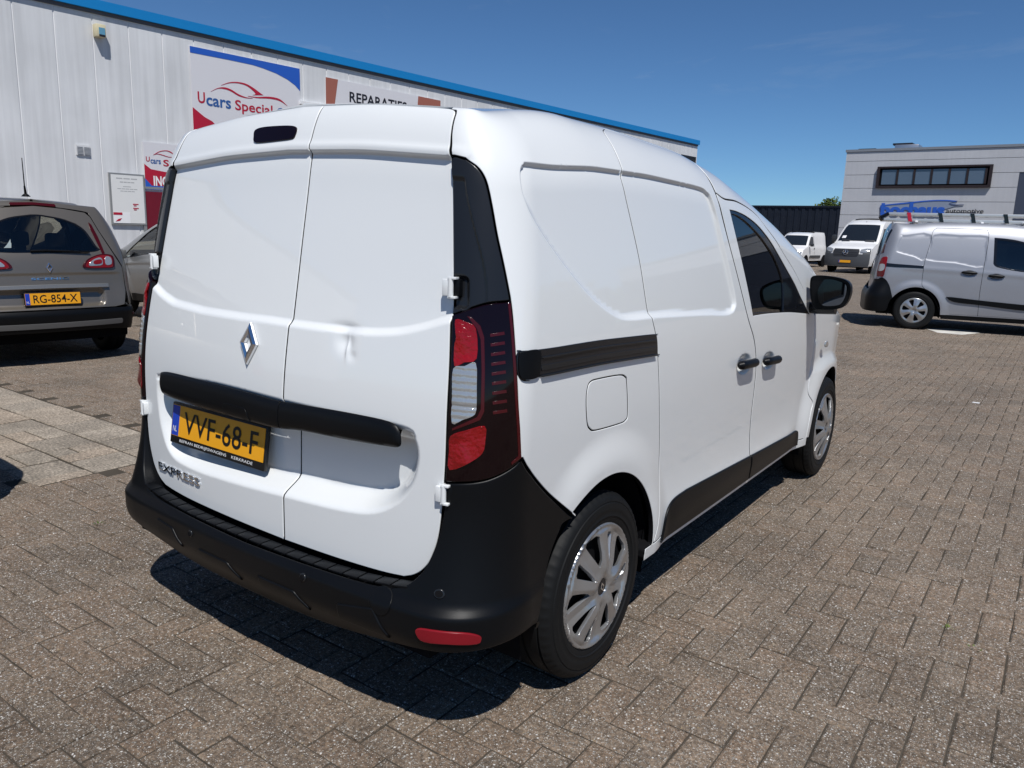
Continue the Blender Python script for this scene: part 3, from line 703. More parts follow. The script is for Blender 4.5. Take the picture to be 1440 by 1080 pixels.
# dark inner shell so the door gaps read dark
def shell_grid(name, a0, a1, b0, b1, na, nb, off, mir=1):
    A, B = np.meshgrid(np.linspace(a0, a1, na), np.linspace(b0, b1, nb), indexing='ij')
    P, N, _, _ = surf_eval(van_base, np.stack([A.ravel(), B.ravel()], 1)); P = P-N*off
    P[:, 0] *= mir
    F = [(i*nb+j, (i+1)*nb+j, (i+1)*nb+j+1, i*nb+j+1) for i in range(na-1) for j in range(nb-1)]
    return P, F
mb = MB()
mb.add(*shell_grid('', -.92, .92, .34, 1.80, 60, 30, .10))
for mir in (1, -1):
    mb.add(*shell_grid('', .92, 1.06, .45, 1.80, 6, 20, .035, mir)); mb.add(*shell_grid('', 1.06, 1.76, .72, 1.86, 16, 20, .03, mir)); mb.add(*shell_grid('', 1.76, 2.42, .30, 1.86, 16, 24, .03, mir))
    mb.add(*shell_grid('', 2.42, 3.78, .30, 1.12, 20, 12, .03, mir)); mb.add(*shell_grid('', 3.78, 4.9, .72, 1.6, 10, 8, .05, mir))
mb.build('inner_structure', M['gap'], van, smooth=True)
# floor pan, wheel wells, bulkhead, dashboard, seats
mb = MB().box((-.66, -.50, .26), (.66, 3.35, .36)); mb.box((-.78, .42, .29), (.78, 2.40, .34)); mb.box((-.72, -.66, .30), (.72, -.40, .44)); mb.box((-.79, -.52, .31), (.79, -.32, .44))
mb.build('floor_pan', M['gap'], van)
for yc in (0, 2.812):
    for sx in (1, -1):
        V = []; F = []; n = 24
        for k in range(n+1):
            t = math.radians(-15+210*k/n)
            for x in (.835, .50): V.append((sx*x, yc+.40*math.cos(t), .31+.395*math.sin(t)))
        for k in range(n): F.append((2*k, 2*k+1, 2*k+3, 2*k+2))
        c = len(V); V.append((sx*.50, yc, .31))
        for k in range(n): F.append((2*k+1, c, 2*k+3))
        MB().add(V, F).build('wheel_well', M['gap'], van)
MB().box((-.66, .93, .40), (.66, .97, 1.66)).build('bulkhead', M['interior'], van)
MB().box((-.72, 2.30, .55), (.72, 2.72, 1.03)).build('dashboard', M['interior'], van, bevel=.04)
MB().box((-.60, 2.44, 1.031), (.60, 2.66, 1.036)).build('dash_top_strip', M['interior_l'], van)  # thin pale strip along the dash top
for sx in (-.38, .38):
    s_ = MB().box((sx-.25, 1.15, .55), (sx+.25, 1.65, .72)).build('seat', M['interior'], van, bevel=.05)
    MB().box((sx-.23, -.07, 0), (sx+.23, .07, .62), Matrix.Translation((0, 1.15, .70)) @ Matrix.Rotation(math.radians(12), 4, 'X')).build('seat_back', M['interior'], s_, bevel=.05)
    MB().box((sx-.13, .97, 1.33), (sx+.13, 1.06, 1.52)).build('headrest', M['interior'], s_, bevel=.03)
V = []; n = 24
MB().tube([(-.38+.18*math.cos(2*math.pi*k/n), 2.12+.07*math.sin(2*math.pi*k/n), .98+.17*math.sin(2*math.pi*k/n)) for k in range(n+1)], .015, 8).build('steering_wheel', M['interior'], van, smooth=True)
# front end
lpf = outline([(4.56, .615), (4.93, .615)], [(4.93, .615), (4.93, .24)], [(4.93, .24), (4.60, .24)], arc((4.182, .31), AR+.01, -8, 38, 10))
for mir in (False, True): patch('front_bumper_corner', offset_fn(van_base, lambda a, b: np.full(len(a), .012)), lpf, M['plastic'], van, step=.03, mirror=mir, rim=.05)
fr_ = van_base(np.full(12, 4.93), np.linspace(.24, 1.87, 12)); V = []; F = []
for p in fr_:
    for u in np.linspace(-1, 1, 9): V.append((p[0]*u, p[1]+.16*(1-u*u)*(1 if p[2] < .8 else .6), p[2]))
for k in range(11):
    for j in range(8): F.append((k*9+j, (k+1)*9+j, (k+1)*9+j+1, k*9+j+1))
MB().add(V, F).build('front_bumper', M['plastic'], van, smooth=True)
rep = VT([(1155, 483)])[0]; patch('side_repeater', van_base, ring(rep[0], rep[1], .035, 20)*np.array([1, 1]), M['clear_lens'], van, step=.02, off=.033, rim=.01, er=.004)
# door mirror
def door_mirror(sx):
    pl = lambda pts: [on_plane(p, (0, 2.13, 0), (0, 1, 0)) for p in pts]
    hl = pl(zm([(752, 620), (765, 590), (800, 579), (900, 585), (1000, 606), (1046, 635), (1060, 680), (1050, 745), (1022, 800), (982, 829), (900, 840), (815, 838), (778, 828), (760, 775), (750, 700)], 1000, 280, 5.4))
    hl = np.array(crom(hl, 3, True)); c = hl.mean(0); n = len(hl); V = []; F = []
    rings = ((.985, .012), (1., .0), (1.0, .02), (.97, .06), (.86, .11), (.62, .15), (.2, .165))
    for sc, dy in rings:
        for p in hl: q = c+(p-c)*sc; V.append((sx*q[0], q[1]+dy, q[2]))
    for k in range(len(rings)-1):
        for i in range(n): F.append((k*n+i, k*n+(i+1) % n, (k+1)*n+(i+1) % n, (k+1)*n+i))
    F.append(tuple(range((len(rings)-1)*n, len(rings)*n))); F.append(tuple(range(n)))
    h = MB().add(V, F).build('door_mirror', M['plastic'], van, smooth=True)
    gl = np.array(crom(pl(zm([(850, 625), (870, 610), (930, 612), (1010, 640), (1030, 670), (1022, 730), (995, 785), (960, 806), (880, 812), (840, 800), (815, 760), (812, 690)], 1000, 280, 5.4)), 3, True))
    gl[:, 0] *= sx; gl[:, 1] = 2.130-.003
    MB().prism(gl.tolist(), (0, .006, 0)).build('mirror_glass', M['mirror'], h)
    arm = [(sx*.835, 2.24, 1.085), (sx*.90, 2.22, 1.08), (sx*1.0, 2.21, 1.085)]
    MB().tube(arm, [.032, .028, .026], 12).build('mirror_arm', M['plastic_s'], h, smooth=True)
door_mirror(1); door_mirror(-1)

# wheels ---------------------------------------------------------------
def lathe(prof, n, fr=None):
    """profile (r, x) about the x axis"""
    V = []; F = []; m_ = len(prof)
    for k in range(n):
        t = 2*math.pi*k/n
        for i, (r, x) in enumerate(prof):
            rr = r-(fr(i, k) if fr else 0); V.append((x, rr*math.cos(t), rr*math.sin(t)))
    for k in range(n):
        for i in range(m_-1):
            a = k*m_+i; b = ((k+1) % n)*m_+i; F.append((a, b, b+1, a+1))
    return V, F
def make_tyre(R, rim_r, w, name='wheel'):
    h = w/2
    prof = [(rim_r-.012, -h+.012), (rim_r+.01, -h+.004), (R-.05, -h), (R-.022, -h+.006), (R-.006, -h+.02), (R, -h+.034)]
    tread = []
    for g in (-.3, 0, .3):
        x = g*w
        tread += [(R, x-.0055), (R-.007, x-.0045), (R-.007, x+.0045), (R, x+.0055)]
    prof += tread+[(R, h-.034), (R-.004, h-.024), (R-.006, h-.020), (R-.014, h-.010), (R-.022, h-.006), (R-.030, h-.0035), (R-.033, h-.005), (R-.036, h-.0015), (R-.05, h), (R-.056, h+.0012), (R-.060, h-.0005), (rim_r+.030, h-.001), (rim_r+.026, h+.0012), (rim_r+.022, h-.003), (rim_r+.010, h-.004), (rim_r+.004, h-.007), (rim_r-.004, h-.012), (rim_r-.02, h-.02)]
    i_s = prof.index((R-.004, h-.024)); sh = {i_s: 1, i_s+1: 1, i_s+2: 1}
    V, F = lathe(prof, 180, lambda i, k: .0035 if (i in sh and k % 3 == 0) else 0.)
    return V, F
SLOTS = []
def cover_fn(R):
    def fn(a, b):
        r = np.hypot(a, b); th = np.arctan2(b, a)
        tri = np.abs(((th*5/math.pi) % 2)-1)                         # ten facets
        tri2 = np.abs(((th*5/(2*math.pi)+.25) % 1)*2-1)
        q = sstep(.036, .075, r)*(1-sstep(.186, .198, r))
        h = .004+.012*sstep(.0, .05, r)-.020*sstep(.06, .19, r)+q*(.019*(tri-.5)+.009*(tri2-.5))
        h = h-.010*(1-sstep(.026, .030, r))+.004*np.exp(-((r-.205)/.005)**2)-.03*sstep(.205, .222, r)
        return np.stack([h, a, b], -1)
    return fn
def make_wheel(name, parent, R=.31, rim_r=.207, w=.19, x=.872, y=0, spin=0., sx=1, style='cover'):
    tv, tf = make_tyre(R, rim_r, w)
    tv = np.array(tv); tv[:, 0] += -w/2
    wh = MB().add(tv.tolist(), tf).build(name, M['rubber'], parent, smooth=True)
    fn = cover_fn(rim_r)
    slots = []
    for k in range(10):
        t0 = math.radians(36*k+18); lp = []
        wd = .19 if k % 2 else .27
        ri, ro = (.066, .181) if k % 2 else (.080, .187)
        for r, ww in ((ri, .02), (ri+.02, wd*.62), (ri+.045, wd*.8), (ro-.008, wd*.85), (ro, wd*.55)):
            lp.append((r*math.cos(t0-ww), r*math.sin(t0-ww)))
        for r, ww in ((ro, wd*.35), (ro-.008, wd*.55), (ri+.045, wd*.30), (ri+.02, wd*.1)):
            lp.append((r*math.cos(t0+ww), r*math.sin(t0+ww)))
        slots.append(np.array(lp))
    cv = patch('wheel_cover', fn, ring(0, 0, .2125, 96), M['alu'], wh, holes=slots, step=.0065, rim=.012, er=.001, bstep=.006)
    MB().tube([(-.03, 0, 0), (-.028, 0, 0)], .205, 40).build('wheel_disc', M['gap'], wh)
    MB().tube([(-.004, 0, 0), (.0085, 0, 0)], .0265, 28).build('hub_cap', M['gloss_black'], wh, smooth=False)
    diamond('hub_emblem', M['chrome'], wh, lambda u, v, h: (.0087+h*.3, u, v), s=.30)
    wh.location = (sx*x, y, R); wh.rotation_euler = (spin, 0, 0 if sx > 0 else math.pi)
    return wh
w0 = make_wheel('wheel', van, spin=.35)
for sx, y, sp in ((1, 2.812, 1.0), (-1, 0, .2), (-1, 2.812, .7)):
    c = copy_tree(w0, van); c.location = (sx*.872, y, .31); c.rotation_euler = (sp, 0, 0 if sx > 0 else math.pi)
# ------------------------------------------------------------------ GROUND
def paving_material(name, base, speck=1., joint=False):
    mt = bpy.data.materials.new(name); mt.use_nodes = True; N, L = nodes_of(mt); b = N['Principled BSDF']
    geo = N.new('ShaderNodeNewGeometry')
    def noise(sc, det=4, rough=.55):
        n = N.new('ShaderNodeTexNoise'); n.inputs['Scale'].default_value = sc; n.inputs['Detail'].default_value = det; n.inputs['Roughness'].default_value = rough; L.new(geo.outputs['Position'], n.inputs['Vector']); return n.outputs[0]
    def ramp(src, stops):
        r = N.new('ShaderNodeValToRGB'); e = r.color_ramp.elements
        while len(e) < len(stops): e.new(.5)
        for k, (p, c) in enumerate(stops): e[k].position = p; e[k].color = (*c, 1) if hasattr(c, '__len__') else (c, c, c, 1)
        L.new(src, r.inputs[0]); return r.outputs[0]
    def mix(a, b_, f, mode='MIX'):
        m_ = N.new('ShaderNodeMix'); m_.data_type = 'RGBA'; m_.blend_type = mode
        if isinstance(f, float): m_.inputs[0].default_value = f
        else: L.new(f, m_.inputs[0])
        for i, s in ((6, a), (7, b_)):
            if isinstance(s, tuple): m_.inputs[i].default_value = (*s, 1)
            else: L.new(s, m_.inputs[i])
        return m_.outputs[2]
    at = N.new('ShaderNodeAttribute'); at.attribute_name = 'rnd'
    c = ramp(at.outputs['Fac'], [(0, tuple(x*.90 for x in base)), (.35, base), (.7, (base[0]*1.08, base[1]*1.02, base[2]*.98)), (1, tuple(x*1.10 for x in base))])
    c = mix(c, ramp(noise(1.1, 5), [(.3, .66), (.55, 1.), (.75, 1.18)]), 1., 'MULTIPLY')
    c = mix(c, ramp(noise(9, 5), [(.3, .80), (.7, 1.14)]), 1., 'MULTIPLY')
    c = mix(c, ramp(noise(70, 4, .7), [(.30, .30), (.5, .90), (.72, 1.8)]), .95, 'MULTIPLY')
    # exposed stones: pale, grey and ochre grains
    def grains(sc, lo, hi):
        v = N.new('ShaderNodeTexVoronoi'); v.inputs['Scale'].default_value = sc; v.inputs['Randomness'].default_value = 1; L.new(geo.outputs['Position'], v.inputs['Vector'])
        sx = N.new('ShaderNodeSeparateColor'); L.new(v.outputs['Color'], sx.inputs[0])
        sel = N.new('ShaderNodeMapRange'); sel.inputs[1].default_value = lo; sel.inputs[2].default_value = hi; L.new(sx.outputs[0], sel.inputs[0])
        dd = N.new('ShaderNodeMapRange'); dd.inputs[1].default_value = .42; dd.inputs[2].default_value = .22; L.new(v.outputs['Distance'], dd.inputs[0])
        m_ = N.new('ShaderNodeMath'); m_.operation = 'MULTIPLY'; L.new(sel.outputs[0], m_.inputs[0]); L.new(dd.outputs[0], m_.inputs[1])
        return m_.outputs[0], sx.outputs[1], v
    if speck:
        f, h, v1 = grains(105, .58, .62); c = mix(c, ramp(h, [(0, (.20, .19, .17)), (.45, (.34, .32, .28)), (.62, (.30, .22, .12)), (.7, (.55, .53, .49)), (1, (.75, .73, .69))]), f)
        f, h, v2 = grains(210, .40, .44); c = mix(c, ramp(h, [(0, (.05, .045, .04)), (.4, (.22, .20, .18)), (.6, (.46, .43, .38)), (1, (.72, .69, .64))]), f)
        f, h, v3 = grains(380, .48, .52); c = mix(c, ramp(h, [(0, (.03, .028, .026)), (.5, (.12, .11, .10)), (1, (.48, .46, .43))]), f)
    L.new(c, b.inputs['Base Color']); b.inputs['Roughness'].default_value = .9; b.inputs['Specular IOR Level'].default_value = .25
    bp = N.new('ShaderNodeBump'); bp.inputs['Strength'].default_value = 1.; bp.inputs['Distance'].default_value = .006
    L.new(noise(160, 5, .7), bp.inputs['Height']); L.new(bp.outputs[0], b.inputs['Normal'])
    return mt
PB = (.190, .144, .104)
M['paving'] = paving_material('paving_brick', PB)
M['slab'] = paving_material('concrete_slab', (.34, .295, .24), speck=0)
M['sand'] = mat('joint_sand', (.070, .060, .048), .95, spec=.1, bump=(300, .5, .003), var=.3)
ground = tag(MB().box((-300, -120, -.5), (300, 500, -.03)).build('ground', M['paving']), 'brown brick paved yard reaching to the buildings', kind='structure')
X0, X1, Y0, Y1 = -8.4, 7.4, -3.4, 15.0
paving = tag(MB().box((X0, Y0, -.029), (X1, Y1, -.0055)).build('paving', M['sand']), 'brown speckled concrete brick paving laid in herringbone', kind='structure')
SLX1, SLY0, SLY1 = -2.42, -.335, .615
def brick_geo(L_, W_, h=.0, bev=.009, drop=.0055):
    a, b = L_/2, W_/2; i, j = a-bev, b-bev
    V = [(-i, -j, h), (i, -j, h), (i, j, h), (-i, j, h), (-a, -b, h-drop), (a, -b, h-drop), (a, b, h-drop), (-a, b, h-drop), (-a, -b, -.028), (a, -b, -.028), (a, b, -.028), (-a, b, -.028)]
    F = [(0, 1, 2, 3)]+[(4+k, 4+(k+1) % 4, (k+1) % 4, k) for k in range(4)]+[(8+k, 8+(k+1) % 4, 4+(k+1) % 4, 4+k) for k in range(4)]
    return np.array(V), F
U = .1045; rb = random.Random(3)
def rnd_attr(me, vals):
    at = me.attributes.new('rnd', 'FLOAT', 'POINT'); at.data.foreach_set('value', np.asarray(vals, np.float32))
cells = []
for i in range(int(X0/U)-1, int(X1/U)+2):
    for j in range(int(Y0/U)-1, int(Y1/U)+2):
        t = (i-j) % 4
        if t == 0: c = ((i+1)*U, (j+.5)*U, 0)
        elif t == 2: c = ((i+.5)*U, j*U, 1)
        else: continue
        if not (X0+.1 < c[0] < X1-.1 and Y0+.1 < c[1] < Y1-.1): continue
        if c[0] < SLX1+.02 and SLY0-.03 < c[1] < SLY1+.03: continue
        cells.append(c)
cells = np.array(cells)
pp, ww = project(np.stack([cells[:, 0], cells[:, 1], np.zeros(len(cells))], 1))
vis = (ww > .3) & (pp[:, 0] > -30) & (pp[:, 0] < 1470) & (pp[:, 1] < 1120)
hid = (cells[:, 0] > -.72) & (cells[:, 0] < .74) & (cells[:, 1] > -.5) & (cells[:, 1] < 3.4)
score = np.where(vis & ~hid, 1/np.maximum(ww, .1), 0); order = np.argsort(-score); own = set(order[:296].tolist())
LB, WB = .2058, .1013
variants = []
for k in range(14):
    V, F = brick_geo(LB-rb.uniform(0, .003)-.0, WB-rb.uniform(0, .003), rb.uniform(-.0012, .0012), rb.uniform(.004, .009), rb.uniform(.003, .0055))
    V[:4, 2] += np.array([rb.uniform(-.0012, .0012) for _ in range(4)])
    V[:4, :2] += np.array([[rb.uniform(-.002, .002), rb.uniform(-.002, .002)] for _ in range(4)])
    me = mesh_np('brick', V, F, smooth=False); rnd_attr(me, np.full(12, rb.random())); me.materials.append(M['paving']); variants.append(me)
BV = []; BF = []; BR = []; o = 0
for n_, (x, y, v) in enumerate(cells.tolist()):
    rz = (math.pi/2 if v else 0)+rb.gauss(0, .008)+(math.pi if rb.random() < .5 else 0); dx, dy = rb.gauss(0, .0009), rb.gauss(0, .0009)
    if n_ in own:
        b_ = bpy.data.objects.new('brick', rb.choice(variants)); COL.objects.link(b_); b_.parent = paving; b_.location = (x+dx, y+dy, rb.gauss(0, .0008)); b_.rotation_euler = (rb.gauss(0, .004), rb.gauss(0, .003), rz)
    else:
        V, F = brick_geo(LB-rb.uniform(0, .003)-.0, WB-rb.uniform(0, .003), rb.gauss(0, .001), rb.uniform(.004, .009), .0042)
        tx, ty = rb.gauss(0, .004), rb.gauss(0, .003); V[:8, 2] += V[:8, 0]*ty+V[:8, 1]*tx
        c_, s_ = math.cos(rz), math.sin(rz); BV.append(np.stack([x+dx+V[:, 0]*c_-V[:, 1]*s_, y+dy+V[:, 0]*s_+V[:, 1]*c_, V[:, 2]], 1)); BF += [tuple(q+o for q in f) for f in F]; BR += [rb.random()]*12; o += 12
me = mesh_np('paving_bricks', np.concatenate(BV), BF, smooth=False); rnd_attr(me, BR)
tag(link('paving_bricks', me, M['paving'], paving), kind='stuff')
# slab path
path = tag(MB().box((-16.5, SLY0-.01, -.029), (SLX1, SLY1+.005, -.012)).build('slab_path', M['sand']), 'strip of pale grey concrete slabs set in the brick yard', kind='structure')
rows = [(-.333, -.022), (-.018, .296), (.300, .612)]
for r, (y0, y1) in enumerate(rows):
    x = SLX1-(.10 if r == 0 else .0)
    if r == 0:
        V, F = brick_geo(.095, y1-y0-.006, .001, .005); me = mesh_np('slab', V, F, smooth=False); rnd_attr(me, np.full(12, .8)); ob = link('slab', me, M['slab'], path); ob.location = (SLX1-.049, (y0+y1)/2, .0)
    for k in range(46):
        wd = .306 if not (r == 1 and k in (1, 2)) else .153
        sp = [(y0, y1)] if not (r == 1 and k in (2, 4)) and not (r == 0 and k == 1) else [(y0, (y0+y1)/2-.02), ((y0+y1)/2-.02, y1)]
        for (q0, q1) in sp:
            V, F = brick_geo(wd-.014, q1-q0-.011, rb.gauss(0, .0012), .004, .004); V[:8, 2] += V[:8, 0]*rb.gauss(0, .006)+V[:8, 1]*rb.gauss(0, .006)
            me = mesh_np('slab', V, F, smooth=False); rnd_attr(me, np.full(12, rb.random())); ob = link('slab', me, M['slab'], path); ob.location = (x-wd/2, (q0+q1)/2, .001); ob.rotation_euler = (0, 0, rb.gauss(0, .004))
        x -= wd
# ------------------------------------------------------------------ LEFT BUILDING (white sandwich panels, blue roof trim)
def stripes_mat(name, col, rough, streak=.12):
    """painted cladding with faint rain streaks"""
    mt = mat(name, col, rough, spec=.4); N, L = nodes_of(mt); b = N['Principled BSDF']
    geo = N.new('ShaderNodeNewGeometry'); mp = N.new('ShaderNodeMapping'); mp.inputs['Scale'].default_value = (5, 5, .22); L.new(geo.outputs['Position'], mp.inputs[0])
    nz = N.new('ShaderNodeTexNoise'); nz.inputs['Scale'].default_value = 1.6; nz.inputs['Detail'].default_value = 6; L.new(mp.outputs[0], nz.inputs[0])
    nz2 = N.new('ShaderNodeTexNoise'); nz2.inputs['Scale'].default_value = .7; nz2.inputs['Detail'].default_value = 4; L.new(geo.outputs['Position'], nz2.inputs[0])
    ad = N.new('ShaderNodeMath'); ad.operation = 'ADD'; L.new(nz.outputs[0], ad.inputs[0]); L.new(nz2.outputs[0], ad.inputs[1])
    r = N.new('ShaderNodeMapRange'); r.inputs[1].default_value = .75; r.inputs[2].default_value = 1.25; r.inputs[3].default_value = 1-streak; r.inputs[4].default_value = 1.03; L.new(ad.outputs[0], r.inputs[0])
    mx = N.new('ShaderNodeMix'); mx.data_type = 'RGBA'; mx.blend_type = 'MULTIPLY'; mx.inputs[0].default_value = 1; mx.inputs[6].default_value = (*col, 1); L.new(r.outputs[0], mx.inputs[7]); L.new(mx.outputs[2], b.inputs['Base Color'])
    return mt
M['clad'] = stripes_mat('white_cladding', (.68, .685, .69), .5, .16)
M['clad_joint'] = mat('cladding_joint', (.78, .78, .78), .5)
M['blue_trim'] = mat('blue_roof_trim', (.010, .20, .50), .4, spec=.3)
M['sign_w'] = mat('sign_white', (.66, .65, .67), .4); M['sign_blue'] = mat('sign_blue', (.022, .10, .46), .4); M['sign_red'] = mat('sign_red', (.42, .012, .035), .4)
M['sign_navy'] = mat('sign_navy', (.03, .10, .30), .4); M['sign_brown'] = mat('sign_brown', (.33, .115, .08), .5); M['sign_black'] = mat('sign_black', (.012, .012, .018), .5)
M['door_red'] = mat('door_red', (.16, .008, .02), .4, var=.1); M['cream'] = mat('cream_plastic', (.62, .55, .36), .5); M['alu_frame'] = mat('aluminium_frame', (.35, .35, .34), .4, metal=.5)
FD = np.array([.0782, .9969, 0.]); FN = np.array([.9969, -.0782, 0.]); FDIST = 20.
F0 = CAM_POS-FN*FDIST; F0[2] = 0.
def fac(px, off=0.):
    """pixel on the facade plane -> (along, height)"""
    p = on_plane(px, F0+FN*off, FN); return float((p-F0)@FD), float(p[2])
def fpt(s, z, off=0.): return F0+FD*s+FN*off+np.array([0, 0, z])
S_END = fac((981, 207))[0]; Z_TOP = np.mean([fac((80, 0))[1], fac((500, 96))[1]]); SP = fac((134, 100))[0]-fac((81, 100))[0]; S_REF = fac((134, 100))[0]
bld = empty('workshop_building', tuple(F0), 0, 'long white workshop hall with vertical wall panels and blue roof edge', 'building')
def fbox(name, s0, s1, z0, z1, o0, o1, mt, parent=None, bevel=0):
    V = [fpt(s, z, o)-(F0 if parent is bld else 0) for z in (z0, z1) for s, o in ((s0, o0), (s1, o0), (s1, o1), (s0, o1))]
    return MB().add(V, [(0, 3, 2, 1), (4, 5, 6, 7), (0, 1, 5, 4), (1, 2, 6, 5), (2, 3, 7, 6), (3, 0, 4, 7)]).build(name, mt, parent, bevel=bevel)
def fpart(name, poly, o0, o1, mt, parent):
    """polygon given as (s,z) on the facade, from offset o0 to o1"""
    P0 = F0 if parent is bld else np.array(parent.location) if parent is not None else 0
    return MB().prism([fpt(s, z, o0)-P0 for s, z in poly], FN*(o1-o0)).build(name, mt, parent)
fbox('hall_body', -22, S_END-.02, 0, Z_TOP-.10, -18, -.016, M['clad_joint'], bld)
k0 = int((-20-S_REF)/SP); k1 = int((S_END-S_REF)/SP)+1
for k in range(k0, k1+1):
    s0, s1 = S_REF+k*SP+.016, S_REF+(k+1)*SP-.016
    s1 = min(s1, S_END)
    if s1-s0 > .1: fbox('wall_panel', s0, s1, .25, Z_TOP-.13, -.05, 0, M['clad'], bld)
fbox('wall_plinth', -22, S_END, 0, .25, -.06, .01, mat('plinth', (.2, .2, .2), .8), bld)
fbox('roof_trim', -22, S_END+.05, Z_TOP-.02, Z_TOP+.20, -.4, .10, M['blue_trim'], bld)
fbox('under_trim_strip', -22, S_END, Z_TOP-.10, Z_TOP-.021, -.1, .03, mat('trim_strip_dark', (.10, .10, .11), .6), bld)  # dark strip along the wall top below the roof trim
fbox('roof_deck', -22, S_END, Z_TOP-.09, Z_TOP-.03, -18, -.41, M['gap'], bld)
# entrance door
def px_poly(pts): return [fac(p) for p in pts]
da, dz = fac((203, 269)); db_, _ = fac((262, 272))
dr = fbox('entrance_door', da, da+1.15, .02, dz, .0, .03, M['door_red'], bld)
fbox('door_frame', da-.08, da-.005, 0, dz+.06, .0, .05, M['alu_frame'], bld); fbox('door_frame', da-.08, da+1.25, dz+.062, dz+.12, .0, .05, M['alu_frame'], bld)
# large gate behind the van roof (dark opening under the brown sign)
ga, gz = fac((424, 147)); gb, _ = fac((640, 180)); fbox('roller_gate', ga, ga+4.2, .02, gz, .0, .02, mat('gate_grey', (.10, .05, .05), .6), bld); fbox('gate_lintel', ga-.1, ga+4.3, gz, gz+.09, .0, .10, M['clad_joint'], bld)
wx, wz = fac((958, 217)); fbox('high_window', wx, wx+1.6, wz-1.0, wz, .0, .02, M['gloss_black'], bld)
# alarm box, vent, wall lamp
s0, z1 = fac((129.5, 34)); s1, z0 = fac((146, 55)); 
ab = tag(fbox('alarm_box', s0, s1-.02, z0, z1, .0, .20, M['cream'], None, .015), 'cream alarm box high on the white panel wall', 'alarm box')
fbox('alarm_lens', s0+.06, s1-.05, z0+.05, z0+.20, .2005, .215, mat('alarm_blue', (.12, .30, .42), .2), ab); fbox('alarm_grille', s0+.06, s1-.05, z0+.002, z0+.048, .2005, .217, M['sign_black'], ab)
s0, z1 = fac((106, 203)); s1, z0 = fac((127, 219.5))
vt = tag(fbox('wall_vent', s0, s1, z0, z1, .0, .03, mat('vent_white', (.62, .62, .62), .5), None), 'small white double louvre vent in the panel wall', 'vent')
sm = (s0+s1)/2
for (q0, q1) in ((s0+.02, sm-.015), (sm+.015, s1-.02)):
    for k in range(6):
        zz = z0+.03+(z1-z0-.06)*k/6; fbox('louvre', q0, q1, zz, zz+.018, .031, .05, mat('vent_grey', (.35, .36, .38), .5) if k == 0 else bpy.data.materials['vent_grey'], vt)
# Ucars sign ----------------------------------------------------------
def sign(name, poly, label, mt=None, th=.03):
    P = fpt(poly[0][0], poly[0][1]); 
    return tag(MB().prism([fpt(s, z, .012) for s, z in poly], FN*th).build(name, mt or M['sign_w']), label, 'sign')
Z2 = lambda pts: px_poly(zm(pts, 255, 50, 7.579))
tl_, tr_, br_, bl_ = fac((265.5, 64)), fac((420, 97.5)), (fac((420, 97.5))[0], fac((275, 180))[1]-.55), (fac((265.5, 64))[0], fac((275, 180))[1]-.55)
zt_ = (tl_[1]+tr_[1])/2
sg1 = sign('company_sign', [(tl_[0], bl_[1]), (tr_[0], bl_[1]), (tr_[0], zt_), (tl_[0], zt_)], 'big white wall sign with red car swoosh, blue corner and car dealer lettering')
def fshape(name, poly, mt, parent, off=.0435, th=.004): return MB().prism([fpt(s, z, off) for s, z in poly], FN*th).build(name, mt, parent)
blu = Z2([(80, 180), (500, 262), (750, 315)])+[fac(p) for p in zm([(860, 350), (1000, 405), (1120, 470), (1200, 530), (1262, 595)], 255, 50, 7.579)]
blu = [(tl_[0], blu[0][1])]+blu[1:-1]+[(tr_[0], blu[-1][1]), (tr_[0], zt_), (tl_[0], zt_)]
fshape('blue_corner', blu, M['sign_blue'], sg1)
rc = Z2([(124, 765), (180, 820), (240, 870), (320, 915)]); fshape('red_corner', [(tl_[0], bl_[1]), (rc[3][0]+.9, bl_[1]), rc[3], rc[2], rc[1], (tl_[0], rc[0][1])], M['sign_red'], sg1)
def swoosh(name, up, lo, parent, f=Z2, mt=None):
    u = [tuple(p) for p in crom(f(up), 5)]; l = [tuple(p) for p in crom(f(lo), 5)]; 
    V = []; F = []; n = min(len(u), len(l))
    mb = MB()
    for i in range(n-1): 
        q = [u[i], u[i+1], l[i+1], l[i]]
        V0 = [fpt(s, z, .0435) for s, z in q]+[fpt(s, z, .0475) for s, z in q]; o_ = len(V); V += V0
        F += [(o_+4, o_+5, o_+6, o_+7), (o_, o_+1, o_+5, o_+4), (o_+2, o_+3, o_+7, o_+6)]
    # weld so the swoosh is one piece
    me = bpy.data.meshes.new(name); me.from_pydata([tuple(map(float, v)) for v in V], [], F); bm = bmesh.new(); bm.from_mesh(me); bmesh.ops.remove_doubles(bm, verts=bm.verts, dist=.0005); bm.to_mesh(me); bm.free()
    return link(name, me, mt or M['sign_red'], parent)
swoosh('car_swoosh', [(305, 597), (380, 560), (450, 553), (520, 575), (600, 625), (680, 658), (750, 668)], [(305, 599), (380, 568), (450, 572), (520, 597), (600, 645), (680, 668), (750, 672)], sg1)
swoosh('car_swoosh', [(415, 530), (500, 500), (590, 496), (680, 515), (760, 560), (820, 605), (865, 637)], [(415, 533), (500, 510), (590, 510), (680, 535), (745, 582), (780, 622), (750, 636)], sg1)
swoosh('car_swoosh', [(700, 645), (800, 655), (900, 652), (980, 660), (1050, 685), (1120, 750)], [(700, 648), (800, 668), (900, 672), (980, 682), (1050, 705), (1120, 752)], sg1)
def ftext(name, body, p_left, p_right, z0, z1, mt, parent, off=.0435, bold=0.):
    w = p_right-p_left; return text_on(name, body, 1., mt, parent, fpt((p_left+p_right)/2, (z0+z1)/2, off), FD, (0, 0, 1), width=w, fit_h=z1-z0, lift=.003, bold=bold)
def tline(L): return [fac(p) for p in zm(L, 255, 50, 7.579)]
